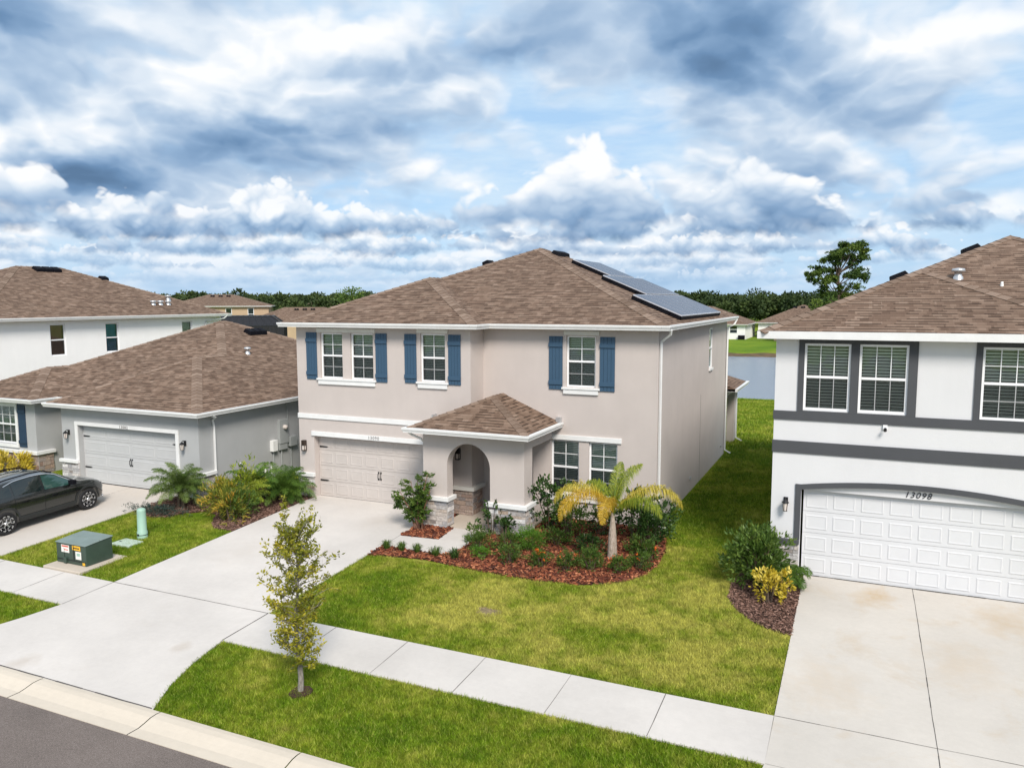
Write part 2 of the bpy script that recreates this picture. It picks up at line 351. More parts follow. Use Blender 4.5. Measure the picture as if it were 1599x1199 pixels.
leafmat('leaf palm', [(0, (.035, .085, .012)), (.6, (.085, .165, .022)), (1, (.18, .27, .045))])
leafmat('leaf palm grey', [(0, (.055, .10, .018)), (.6, (.14, .21, .045)), (1, (.30, .36, .12))])
leafmat('leaf yellow palm', [(0, (.30, .27, .03)), (.5, (.52, .42, .045)), (1, (.70, .58, .12))])
leafmat('leaf orange palm', [(0, (.38, .25, .02)), (.5, (.60, .38, .03)), (1, (.72, .52, .09))])
leafmat('leaf lime palm', [(0, (.10, .17, .015)), (.6, (.26, .32, .03)), (1, (.45, .46, .06))])
leafmat('leaf dark', [(0, (.014, .038, .009)), (.6, (.040, .085, .018)), (1, (.10, .16, .04))], .15, .35)
leafmat('leaf mid', [(0, (.035, .075, .012)), (.6, (.085, .15, .024)), (1, (.17, .24, .045))])
leafmat('leaf bright', [(0, (.05, .13, .012)), (.6, (.11, .24, .022)), (1, (.20, .34, .05))])
leafmat('leaf croton', [(0, (.07, .10, .012)), (.4, (.16, .19, .025)), (.7, (.36, .31, .04)), (.88, (.58, .36, .05)), (1, (.50, .16, .04))])
leafmat('leaf yellow', [(0, (.35, .28, .02)), (.5, (.62, .48, .05)), (1, (.80, .68, .18))])
leafmat('leaf juniper', [(0, (.018, .035, .028)), (.6, (.045, .075, .06)), (1, (.10, .14, .12))], .1)
leafmat('flower orange', [(0, (.55, .09, .01)), (1, (.85, .22, .03))])
leafmat('leaf woodland', [(0, (.014, .030, .010)), (.45, (.036, .060, .016)), (.8, (.068, .098, .024)), (1, (.12, .145, .035))], .1, .8)
leafmat('leaf pine', [(0, (.02, .045, .008)), (.5, (.065, .115, .018)), (1, (.16, .21, .03))], .1, .7)
def bark(name, a, c):
    mat(name, lambda t, b: setp(b, t, t.ramp(t.noise(t.v('MULTIPLY', geo(t), (12, 12, 4)), 3, 5, .7), [(.3, a), (.7, c)]), .9, normal=bump(t, t.noise(geo(t), 30, 4), .6, .02)))
bark('bark grey', (.14, .12, .10), (.36, .33, .29)); bark('bark brown', (.05, .035, .025), (.17, .12, .085)); bark('palm trunk', (.20, .15, .11), (.52, .44, .37)); bark('bark red', (.14, .06, .04), (.30, .16, .10))
def car_f(t, b):
    setp(b, t, t.mix(t.noise(geo(t), 900, 1), (.006, .0075, .007, 1), (.012, .014, .013, 1)), .22, spec=.5)
    b.inputs['Coat Weight'].default_value = 1; b.inputs['Coat Roughness'].default_value = .04
mat('car paint', car_f)
mat('car glass', lambda t, b: setp(b, t, (.008, .014, .014), .03, spec=.9))
mat('car front glass', lambda t, b: setp(b, t, (.02, .06, .05), .03, spec=1.0))
mat('headlight lens', lambda t, b: setp(b, t, (.30, .28, .28), .08, spec=.9))
def solar_f(t, b):
    uv = uvc(t); u, v_, _ = t.sep(uv)
    a = t.m('LESS_THAN', t.m('FRACT', t.m('DIVIDE', u, .16)), .05); c = t.m('LESS_THAN', t.m('FRACT', t.m('DIVIDE', v_, .16)), .05)
    setp(b, t, t.mix(t.m('MAXIMUM', a, c), (.014, .018, .042, 1), (.12, .13, .17, 1)), .24, spec=.55)
mat('solar cells', solar_f)

# ------------------------------------------------------------------ object helpers
def tag(o, label=None, cat=None, group=None, kind=None):
    for k, v in (('label', label), ('category', cat), ('group', group), ('kind', kind)):
        if v: o[k] = v
    return o
def thing(name, loc, label, cat, group=None, rz=0):
    o = bpy.data.objects.new(name, None); C.objects.link(o); o.location = loc; o.rotation_euler[2] = rz; o.empty_display_size = .2
    return tag(o, label, cat, group)
rs = np.random.RandomState(5); rnd = random.Random(7)
class MB:
    """mesh collector in world (or, with local=True, object) coordinates"""
    def __init__(s): s.v = []; s.f = []; s.mi = []; s.r = []
    def poly(s, pts, mi=0, r=None):
        b = len(s.v); s.v += [tuple(p) for p in pts]; s.f.append(tuple(range(b, b+len(pts)))); s.mi.append(mi); s.r.append(rnd.random() if r is None else r)
    def box(s, x0, y0, z0, x1, y1, z1, mi=0, r=None):
        s.hexa([(x0, y0, z0), (x1, y0, z0), (x1, y1, z0), (x0, y1, z0), (x0, y0, z1), (x1, y0, z1), (x1, y1, z1), (x0, y1, z1)], mi, r)
    def hexa(s, p, mi=0, r=None):
        b = len(s.v); s.v += [tuple(q) for q in p]; r = rnd.random() if r is None else r
        for f in ((3, 2, 1, 0), (4, 5, 6, 7), (0, 1, 5, 4), (1, 2, 6, 5), (2, 3, 7, 6), (3, 0, 4, 7)):
            s.f.append(tuple(b+i for i in f)); s.mi.append(mi); s.r.append(r)
    def tube(s, pts, rad, n=8, mi=0, cap=True, r=None):
        pts = [Vector(p) for p in pts]; r = rnd.random() if r is None else r
        rad = [rad]*len(pts) if isinstance(rad, (int, float)) else rad
        b = len(s.v); ref = None
        for i, p in enumerate(pts):
            t = (pts[min(i+1, len(pts)-1)]-pts[max(i-1, 0)]).normalized()
            if ref is None: ref = Vector((0, 0, 1)) if abs(t.z) < .9 else Vector((1, 0, 0))
            x = t.cross(ref).normalized(); y = x.cross(t).normalized(); ref = y
            for k in range(n):
                a = 2*math.pi*k/n; s.v.append(tuple(p+(x*math.cos(a)+y*math.sin(a))*rad[i]))
        for i in range(len(pts)-1):
            for k in range(n):
                s.f.append((b+i*n+k, b+i*n+(k+1) % n, b+(i+1)*n+(k+1) % n, b+(i+1)*n+k)); s.mi.append(mi); s.r.append(r)
        if cap:
            s.f.append(tuple(b+k for k in range(n))[::-1]); s.mi.append(mi); s.r.append(r)
            s.f.append(tuple(b+(len(pts)-1)*n+k for k in range(n))); s.mi.append(mi); s.r.append(r)
    def lathe(s, c, prof, n=20, mi=0, axis=(0, 0, 1)):
        ax = Vector(axis).normalized(); x = ax.orthogonal().normalized(); y = ax.cross(x); b = len(s.v); c = Vector(c); r = rnd.random()
        for rr, h in prof:
            for k in range(n):
                a = 2*math.pi*k/n; s.v.append(tuple(c+ax*h+(x*math.cos(a)+y*math.sin(a))*max(rr, 1e-4)))
        for i in range(len(prof)-1):
            for k in range(n): s.f.append((b+i*n+k, b+i*n+(k+1) % n, b+(i+1)*n+(k+1) % n, b+(i+1)*n+k)); s.mi.append(mi); s.r.append(r)
    def build(s, name, mats, parent=None, smooth=False, uv=False, bevel=0):
        me = bpy.data.meshes.new(name); off = Vector(parent_loc(parent))
        me.from_pydata([tuple(Vector(q)-off) for q in s.v], [], s.f)
        for m in ([mats] if isinstance(mats, str) else mats): me.materials.append(MAT[m])
        me.polygons.foreach_set('material_index', s.mi)
        a = me.attributes.new('rnd', 'FLOAT', 'FACE'); a.data.foreach_set('value', s.r)
        if smooth: me.polygons.foreach_set('use_smooth', [True]*len(s.f))
        if uv:
            l = me.uv_layers.new(name='uv')
            for p in me.polygons:
                n = p.normal
                e = Vector((0, 0, 1)).cross(n).normalized() if abs(n.z) < .999 else Vector((1, 0, 0)); w = n.cross(e)
                for li in p.loop_indices:
                    co = me.vertices[me.loops[li].vertex_index].co+off; l.data[li].uv = (co.dot(e), co.dot(w))
        me.update()
        o = bpy.data.objects.new(name, me); C.objects.link(o)
        if parent: o.parent = parent
        if bevel:
            md = o.modifiers.new('bevel', 'BEVEL'); md.width = bevel; md.segments = 2; md.limit_method = 'ANGLE'
        return o
def parent_loc(p):
    l = Vector((0, 0, 0))
    while p is not None: l += Vector(p.location); p = p.parent
    return l
def fast(name, V, k, m, parent=None, r=None, smooth=False):
    """V: (faces*k, 3) vertices; every k of them make a face"""
    V = np.asarray(V, dtype=np.float32)-np.array(parent_loc(parent), dtype=np.float32); n = len(V)//k
    me = bpy.data.meshes.new(name); me.vertices.add(len(V)); me.vertices.foreach_set('co', V.ravel())
    me.loops.add(len(V)); me.loops.foreach_set('vertex_index', np.arange(len(V), dtype=np.int32))
    me.polygons.add(n); me.polygons.foreach_set('loop_start', np.arange(0, len(V), k, dtype=np.int32)); me.polygons.foreach_set('loop_total', np.full(n, k, dtype=np.int32))
    me.update(calc_edges=True)
    a = me.attributes.new('rnd', 'FLOAT', 'FACE'); a.data.foreach_set('value', (rs.rand(n) if r is None else r).astype(np.float32))
    me.materials.append(MAT[m]); o = bpy.data.objects.new(name, me); C.objects.link(o)
    if parent: o.parent = parent
    return o
class Fr:
    """wall frame: s runs along the wall, n points out of it"""
    def __init__(s, ox, oy, dx, dn): s.o = Vector((ox, oy, 0)); s.dx = Vector((*dx, 0)); s.dn = Vector((*dn, 0))
    def p(s, a, n, z): return s.o+s.dx*a+s.dn*n+Vector((0, 0, z))
    def box(s, mb, a0, a1, n0, n1, z0, z1, mi=0, r=None):
        # keep the corner order right-handed so that faces look outward
        q = [(a0, n0), (a1, n0), (a1, n1), (a0, n1)]
        if s.dx.cross(s.dn).z < 0: q = q[::-1]
        mb.hexa([s.p(a, n, z0) for a, n in q]+[s.p(a, n, z1) for a, n in q], mi, r)
    def quad(s, mb, a0, a1, z0, z1, n, mi=0):
        q = [s.p(a0, n, z0), s.p(a1, n, z0), s.p(a1, n, z1), s.p(a0, n, z1)]
        if s.dx.cross(s.dn).z > 0: q = q[::-1]
        mb.poly(q, mi)
def front(y): return Fr(0, y, (1, 0), (0, -1))      # wall facing the street at depth y; s = world x
def side(x): return Fr(x, 0, (0, 1), (1, 0))        # wall facing +x; s = world y
def wall(mb, fr, a0, a1, z0, z1, holes=(), depth=.09, mi=0):
    """wall face with rectangular openings and their reveals"""
    A = sorted({a0, a1, *[h[0] for h in holes], *[h[1] for h in holes]}); Z = sorted({z0, z1, *[h[2] for h in holes], *[h[3] for h in holes]})
    for i in range(len(A)-1):
        for j in range(len(Z)-1):
            ca, cz = (A[i]+A[i+1])/2, (Z[j]+Z[j+1])/2
            if any(h[0] < ca < h[1] and h[2] < cz < h[3] for h in holes): continue
            fr.quad(mb, A[i], A[i+1], Z[j], Z[j+1], 0, mi)
    for h in holes:
        d = h[4] if len(h) > 4 else depth; p = fr.p
        for a in (h[0], h[1]): mb.poly([p(a, 0, h[2]), p(a, -d, h[2]), p(a, -d, h[3]), p(a, 0, h[3])], mi)
        for z in (h[2], h[3]): mb.poly([p(h[0], 0, z), p(h[1], 0, z), p(h[1], -d, z), p(h[0], -d, z)], mi)

def window(house, fr, a0, a1, z0, z1, dep=.09, grid=(2, 2), lower_grid=True, blind='blind', curtain=None, split=.5, blinds_lower=True, detail=True, pitch=.055):
    """double-hung vinyl window set `dep` into the wall"""
    f = MB(); w = .05; n0, n1 = -dep-.05, -dep+.012
    for b in ((a0, a0+w, z0, z1), (a1-w, a1, z0, z1), (a0+w, a1-w, z0, z0+w), (a0+w, a1-w, z1-w, z1)): fr.box(f, b[0], b[1], n0, n1, b[2], b[3])
    zm = z0+(z1-z0)*split; fr.box(f, a0+w, a1-w, n0, n1+.006, zm-.028, zm+.028)
    def muntins(za, zb):
        for i in range(1, grid[0]):
            a = a0+w+(a1-a0-2*w)*i/grid[0]; fr.box(f, a-.009, a+.009, n1-.03, n1-.010, za, zb)
        for j in range(1, grid[1]):
            z = za+(zb-za)*j/grid[1]
            for i in range(grid[0]):
                s0 = a0+w+(a1-a0-2*w)*i/grid[0]+(.009 if i else 0); s1 = a0+w+(a1-a0-2*w)*(i+1)/grid[0]-(.009 if i < grid[0]-1 else 0)
                fr.box(f, s0, s1, n1-.028, n1-.012, z-.009, z+.009)
    if grid: muntins(zm+.028, z1-w)
    if grid and lower_grid: muntins(z0+w, zm-.028)
    wo = f.build('window', 'white frame', house)
    g = MB(); fr.quad(g, a0+w, a1-w, z0+w, z1-w, n1-.035); g.build('pane', 'window glass', wo)
    k = MB(); fr.quad(k, a0+w*.2, a1-w*.2, z0+w*.2, z1-w*.2, -dep-.22)
    for a in (a0+w*.2, a1-w*.2): k.poly([fr.p(a, -dep-.05, z0), fr.p(a, -dep-.22, z0), fr.p(a, -dep-.22, z1), fr.p(a, -dep-.05, z1)])
    k.build('window_recess', 'dark inside', wo)
    if detail and lower_grid is not None:
        s = MB(); fr.quad(s, a0+w, a1-w, z0+w, zm-.028, n1-.004); s.build('insect_screen', 'insect screen', wo)
    b = MB()
    if curtain:
        N = 22
        for i in range(N):
            x0 = a0+(a1-a0)*i/N; x1 = a0+(a1-a0)*(i+1)/N; d0 = .03*(i % 2); d1 = .03*((i+1) % 2)
            q = [fr.p(x0, -dep-.12-d0, z0), fr.p(x1, -dep-.12-d1, z0), fr.p(x1, -dep-.12-d1, z1), fr.p(x0, -dep-.12-d0, z1)]
            b.poly(q[::-1] if fr.dx.cross(fr.dn).z > 0 else q)
        b.build('curtain', curtain, wo)
    elif blind:
        z = z0+.05 if blinds_lower else zm
        while z < z1-.04:
            b.poly([fr.p(a0+.03, -dep-.085, z), fr.p(a1-.03, -dep-.085, z), fr.p(a1-.03, -dep-.115, z+pitch*.66), fr.p(a0+.03, -dep-.115, z+pitch*.66)]); z += pitch
        b.build('blinds', blind, wo)
    return wo
def bar(house, name, fr, a0, a1, z0, z1, n1, m, bev=.006):
    b = MB(); fr.box(b, a0, a1, .0005, n1, z0, z1); return b.build(name, m, house, bevel=bev)
def shutter(house, fr, a0, a1, z0, z1, m='blue shutter'):
    b = MB(); k = 4; w = (a1-a0)/k
    for i in range(k): fr.box(b, a0+w*i+.003, a0+w*(i+1)-.003, .003, .035, z0, z1)
    h = z1-z0
    for zc in (z0+.21, z1-.26): fr.box(b, a0-.006, a1+.006, .035, .065, zc-.06, zc+.06)
    return b.build('shutter', m, house, bevel=.004)
def ledgestone(house, faces, m='pale ledgestone', seed=1, hmin=.07, hmax=.15, wmin=.16, wmax=.42):
    """faces: (frame, a0, a1, z0, z1, outward depth)"""
    r = random.Random(seed); b = MB()
    for fr, a0, a1, z0, z1, d in faces:
        fr.box(b, a0, a1, 0.0005, d-.035, z0, z1, 1)
        z = z0
        while z < z1-.03:
            h = min(r.uniform(hmin, hmax), z1-z)
            if z1-z-h < .05: h = z1-z
            a = a0
            while a < a1-.02:
                w = r.uniform(wmin, wmax)
                if a1-a-w < .10: w = a1-a
                e = d+r.uniform(-.022, .0)
                j = .005
                fr.box(b, a+j*(a > a0), a+w-j*(a+w < a1), d-.034, e, z+j, z+h-j, 0, r.random()); a += w
            z += h
    return b.build('stone_veneer', [m, 'mortar'], house, bevel=.006)
def garage_door(house, fr, a0, z0, n, m, long_panels=False, w=4.88, h=2.13, hardware=True, label=None):
    b = MB(); rows = 4; rh = h/rows; cols = 4 if long_panels else 8
    for j in range(rows):
        za, zb = z0+j*rh+.004, z0+(j+1)*rh-.004
        fr.box(b, a0, a0+w, n-.05, n, za, zb)
        cw = w/cols
        for i in range(cols):
            s0, s1 = a0+i*cw+.06, a0+(i+1)*cw-.06; t0, t1 = za+.085, zb-.085
            # recessed groove ring with a raised field
            out = [(s0, t0), (s1, t0), (s1, t1), (s0, t1)]; g = .022; mid = [(s0+g, t0+g), (s1-g, t0+g), (s1-g, t1-g), (s0+g, t1-g)]; g2 = .05
            inn = [(s0+g2, t0+g2), (s1-g2, t0+g2), (s1-g2, t1-g2), (s0+g2, t1-g2)]
            for A, nA, B, nB in ((out, .0015, mid, .011), (mid, .011, inn, .005)):
                for q in range(4):
                    q2 = (q+1) % 4
                    P = [fr.p(A[q][0], n+nA, A[q][1]), fr.p(A[q2][0], n+nA, A[q2][1]), fr.p(B[q2][0], n+nB, B[q2][1]), fr.p(B[q][0], n+nB, B[q][1])]
                    b.poly(P[::-1] if fr.dx.cross(fr.dn).z > 0 else P)
            P = [fr.p(*x) for x in ((inn[0][0], n+.005, inn[0][1]), (inn[1][0], n+.005, inn[1][1]), (inn[2][0], n+.005, inn[2][1]), (inn[3][0], n+.005, inn[3][1]))]
            b.poly(P[::-1] if fr.dx.cross(fr.dn).z > 0 else P)
    d = b.build('garage_door', m, house)
    s = MB(); fr.box(s, a0, a0+w, n-.04, n+.005, z0-.045, z0+.003); s.build('bottom_seal', 'tyre', d)
    if hardware:
        for (ax, sg) in ((a0+.03, 1), (a0+w-.03, -1)):
            for z in (z0+rh*.5+.28, z0+h-.42):
                k = MB(); L = .36
                q = [(ax, z-.028), (ax+sg*L*.8, z-.02), (ax+sg*L, z), (ax+sg*L*.8, z+.02), (ax, z+.028)]
                k.poly([fr.p(a, n+.02, zz) for a, zz in q]); 
                for i in range(5):
                    p0, p1 = q[i], q[(i+1) % 5]; k.poly([fr.p(p0[0], n+.0, p0[1]), fr.p(p1[0], n+.0, p1[1]), fr.p(p1[0], n+.02, p1[1]), fr.p(p0[0], n+.02, p0[1])])
                k.build('strap_hinge', 'black metal', d)
        for dx in (-.045, .045):
            k = MB(); c = a0+w/2+dx; z = z0+.88
            k.tube([fr.p(c, n+.005, z-.11), fr.p(c, n+.05, z-.08), fr.p(c, n+.05, z+.08), fr.p(c, n+.005, z+.11)], .011, 6)
            fr.box(k, c-.025, c+.025, n+.0005, n+.012, z-.14, z-.08); fr.box(k, c-.025, c+.025, n+.0005, n+.012, z+.08, z+.14)
            k.build('handle', 'black metal', d)
    return d
def wall_lamp(house, fr, a, z, m='black metal', style='lantern'):
    b = MB(); fr.box(b, a-.05, a+.05, .0005, .025, z-.02, z+.16)
    if style == 'lantern':
        b.tube([fr.p(a, .02, z+.12), fr.p(a, .10, z+.17), fr.p(a, .15, z+.13)], .012, 6)
        c = fr.p(a, .15, 0)
        b.lathe((c.x, c.y, z), [(.0, .14), (.03, .12), (.08, .07), (.085, .05), (.0, .05)], 8)
        b.lathe((c.x, c.y, z), [(0, -.16), (.05, -.155), (.055, -.14), (0, -.14)], 8)
        for k in range(4):
            t = math.pi/4+k*math.pi/2; b.tube([(c.x+.075*math.cos(t), c.y+.075*math.sin(t), z+.05), (c.x+.05*math.cos(t), c.y+.05*math.sin(t), z-.14)], .008, 4)
        o = b.build('wall_lamp', m, house)
        g = MB(); g.lathe((c.x, c.y, z), [(.045, -.14), (.066, .05)], 8); g.build('lamp_glass', 'lamp glass', o)
    else:
        fr.box(b, a-.065, a+.065, .025, .15, z+.03, z+.20); fr.box(b, a-.065, a+.065, .025, .15, z-.16, z-.13)
        fr.box(b, a-.065, a+.065, .025, .045, z-.13, z+.03)
        fr.box(b, a-.065, a-.05, .135, .15, z-.13, z+.03); fr.box(b, a+.05, a+.065, .135, .15, z-.13, z+.03)
        o = b.build('wall_lamp', m, house)
        g = MB(); fr.box(g, a-.045, a+.045, .05, .13, z-.128, z+.028); g.build('lamp_glass', 'lamp glass', o)
    return o
def downspout(house, pts, w=.042, m='white trim'):
    b = MB(); b.tube(pts, w, 4); return b.build('downspout', m, house)
def house_number(house, txt, x, y, z, size, shear=0, m='number black'):
    cu = bpy.data.curves.new('n', 'FONT'); cu.body = txt; cu.size = size; cu.extrude = .006; cu.shear = shear; cu.align_x = 'CENTER'; cu.align_y = 'CENTER'; cu.space_character = 1.2
    to = bpy.data.objects.new('house_number', cu); C.objects.link(to); dg = bpy.context.evaluated_depsgraph_get(); dg.update()
    me = bpy.data.meshes.new_from_object(to.evaluated_get(dg)); bpy.data.objects.remove(to)
    me.materials.clear(); me.materials.append(MAT[m]); o = bpy.data.objects.new('house_number', me); C.objects.link(o); o.parent = house
    o.rotation_euler = (R(90), 0, 0); o.location = Vector((x, y, z))-parent_loc(house); return o

GP = [(0, 0), (0, .02), (.10, .13), (.115, .13), (.115, .0), (.09, -.03), (0, -.03)]
def gutter(house, path, z, closed=False, h=.13, out=.12, name='gutter', m='white trim', prof=None):
    """K-style gutter swept along the eave; the path runs with the roof on its left"""
    prof = prof or [(0, .01), (out, .01), (out, -.035), (out-.035, -h+.02), (out-.035, -h), (0, -h)]
    P = [Vector((p[0], p[1])) for p in path]; n = len(P); b = MB(); rows = []
    for i in range(n):
        a = P[i]-P[i-1] if (i > 0 or closed) else P[1]-P[0]; c = P[(i+1) % n]-P[i] if (i < n-1 or closed) else P[n-1]-P[n-2]
        a.normalize(); c.normalize(); na = Vector((a.y, -a.x)); nc = Vector((c.y, -c.x)); mm = na+nc; mm = mm/max(mm.dot(na), .2)
        rows.append([(P[i].x+mm.x*o, P[i].y+mm.y*o, z+q) for o, q in prof])
    k = len(prof); base = 0
    for i in range(n if closed else n-1):
        A, B = rows[i], rows[(i+1) % n]
        for j in range(k): b.poly([A[j], B[j], B[(j+1) % k], A[(j+1) % k]])
    if not closed: b.poly(rows[0]); b.poly(rows[-1][::-1])
    return b.build(name, m, house)
def caps(roof, lines, w=.19, L=.28, m='cap shingles'):
    """ridge/hip cap shingles: overlapping folded pieces along each line; (p0, p1, normalA, normalB)"""
    b = MB()
    for p0, p1, nA, nB in lines:
        p0, p1, nA, nB = map(Vector, (p0, p1, nA, nB)); d = p1-p0; N = max(2, int(d.length/L)); t = d.normalized()
        sA = t.cross(nA).normalized(); sB = t.cross(nB).normalized()
        up = (nA+nB).normalized()
        # sA must point down plane A
        if sA.dot(nB) > 0: sA = -sA
        sA = -sA if (sA.z > 0) else sA; sB = -sB if (sB.z > 0) else sB
        if (sA-sB).length < .05: sB = -sA
        for i in range(N):
            q0 = p0+d*(i/N); q1 = p0+d*((i+1)/N)+t*.03; l0, l1 = .034, .014; r = rnd.random()
            for s in (sA, sB):
                b.poly([q0+up*l0, q0+s*w+up*l0*.7, q1+s*w+up*l1*.7, q1+up*l1], r=r)
                b.poly([q0+up*l0, q0+s*w+up*l0*.7, q0+s*w, q0], r=r*.4)
                b.poly([q0+s*w+up*l0*.7, q1+s*w+up*l1*.7, q1+s*w-up*.005, q0+s*w-up*.005], r=r*.4)
    return b.build('hip_cap', m, roof)
def hip_roof(house, xl, xr, yf, yb, z, sl=.42, left=None, right=None, soffit='white trim', gut=True, dim=True, name='roof'):
    """hip roof over a rectangle with up to two front wings whose outer eave is flush with the main eave.
       left=(x inner, y front), right=(x inner, y front)"""
    W = xr-xl; D = yb-yf; w = min(W, D)/2
    if D >= W: pk1 = Vector(((xl+xr)/2, yf+w, z+sl*w)); pk2 = Vector(((xl+xr)/2, yb-w, z+sl*w))
    else: pk1 = Vector((xl+w, (yf+yb)/2, z+sl*w)); pk2 = Vector((xr-w, (yf+yb)/2, z+sl*w))
    A, B, Cc, Dd = Vector((xl, yf, z)), Vector((xr, yf, z)), Vector((xr, yb, z)), Vector((xl, yb, z))
    nF, nB_, nL, nR = Vector((0, -sl, 1)).normalized(), Vector((0, sl, 1)).normalized(), Vector((-sl, 0, 1)).normalized(), Vector((sl, 0, 1)).normalized()
    leftp = [A]; rightp = [B]; frontp = []; eave = []; cl = []; b = MB()
    deep = D >= W
    pf_l, pf_r = (pk1, pk1) if deep else (pk1, pk2)
    if left:
        xi, yw = left; hw = (xi-xl)/2; xc = (xl+xi)/2; zp = z+sl*hw
        a, bb, P, J, V = Vector((xl, yw, z)), Vector((xi, yw, z)), Vector((xc, yw+hw, zp)), Vector((xc, yf+hw, zp)), Vector((xi, yf, z))
        b.poly([a, bb, P]); b.poly([bb, V, J, P]); leftp = [a, P, J]; frontp += [V]; eaveL = [a, bb, V]
        cl += [(a, P, nL, nF), (bb, P, nR, nF), (P, J, nL, nR), (J, pf_l, nL, nF)]
        startf = J
    else: startf = A; eaveL = [A]; frontp += [A]; cl += [(A, pf_l, nL, nF)]
    if right:
        xi, yw = right; hw = (xr-xi)/2; xc = (xr+xi)/2; zp = z+sl*hw
        a, bb, P, J, V = Vector((xr, yw, z)), Vector((xi, yw, z)), Vector((xc, yw+hw, zp)), Vector((xc, yf+hw, zp)), Vector((xi, yf, z))
        b.poly([bb, a, P]); b.poly([V, bb, P, J]); rightp = [a, P, J]; eaveR = [V, bb, a]; frontp += [V]
        cl += [(a, P, nR, nF), (bb, P, nL, nF), (P, J, nL, nR), (J, pf_r, nR, nF)]
        endf = J
    else: endf = B; eaveR = [B]; frontp += [B]; cl += [(B, pf_r, nR, nF)]
    fp = list(frontp)
    if right: fp.append(endf)
    if deep: fp += [pk1]
    else: fp += [pk2, pk1]
    if left: fp.append(startf)
    b.poly(fp)
    # left plane (looking at -x) and right plane
    if left: lp = [leftp[0], leftp[1], leftp[2]]
    else: lp = [A]
    lp = lp+([pk1, pk2] if deep else [pk1])+[Dd]; b.poly(lp)
    rp = [rightp[0]]+([Cc])+([pk2, pk1] if deep else [pk2])+(list(reversed(rightp[1:])) if right else []); b.poly(rp)
    b.poly([Cc, Dd]+([pk2] if deep else [pk1, pk2]))
    cl += [(Cc, pk2, nR, nB_), (Dd, pk2 if deep else pk1, nL, nB_)]
    if (pk2-pk1).length > .05: cl.append((pk1, pk2, nL, nR) if deep else (pk1, pk2, nF, nB_))
    ro = b.build(name, 'shingles', house, uv=True)
    cl = [(p, q, m1, m2) for p, q, m1, m2 in cl if (q-p).length > .3]
    caps(ro, cl)
    outline = eaveL+eaveR+[Cc, Dd]
    s = MB(); s.poly([Vector((p.x, p.y, z-.12)) for p in reversed(outline)]); s.build('soffit', soffit, ro)
    if gut: gutter(house, [(p.x, p.y) for p in outline], z, closed=True)
    return ro
def roof_vent(roof, p, e, n, L=.9, w=.34, h=.17, m='vent black'):
    """low box vent lying on the slope; e = direction along the slope contour, n = slope normal"""
    p, e, n = Vector(p), Vector(e).normalized(), Vector(n).normalized(); d = n.cross(e); b = MB()
    def q(a, c, k): return p+e*a+d*c+n*k
    k = max(1, round(L/.45)); 
    for i in range(k):
        a0 = -L/2+i*L/k+.01; a1 = -L/2+(i+1)*L/k-.01
        b.hexa([q(a0, -w/2, 0), q(a1, -w/2, 0), q(a1, w/2, 0), q(a0, w/2, 0), q(a0+.03, -w/2+.06, h), q(a1-.03, -w/2+.06, h), q(a1-.03, w/2-.04, h), q(a0+.03, w/2-.04, h)])
    return b.build('roof_vent', m, roof, bevel=.015)
def pipe_vent(roof, p, h=.3, r=.07, cap=False):
    b = MB(); b.lathe(p, [(r*1.5, -.06), (r*1.3, .03), (r, .06), (r, h)] + ([(r*1.9, h), (r*1.6, h+.08), (0, h+.10)] if cap else [(0, h)]), 12)
    return b.build('vent_pipe', 'pvc white' if not cap else 'galvanised', roof, smooth=True)

# ------------------------------------------------------------------ leaves
def nrm(a): return a/np.maximum(np.linalg.norm(a, axis=1, keepdims=True), 1e-6)
def leaf_quads(P, D, L, Wd, fold=.15):
    """diamond leaves: P base (N,3), D direction, L length, Wd width"""
    D = nrm(D); S = nrm(np.cross(D, rs.randn(len(P), 3))); Nn = np.cross(S, D); L = L[:, None]; Wd = Wd[:, None]
    m = P+D*L*.45
    V = np.stack([P, m+S*Wd/2+Nn*Wd*fold, P+D*L, m-S*Wd/2+Nn*Wd*fold], 1)
    return V.reshape(-1, 3)
def rdir(n, up=.3):
    d = rs.randn(n, 3); d[:, 2] += up; return nrm(d)

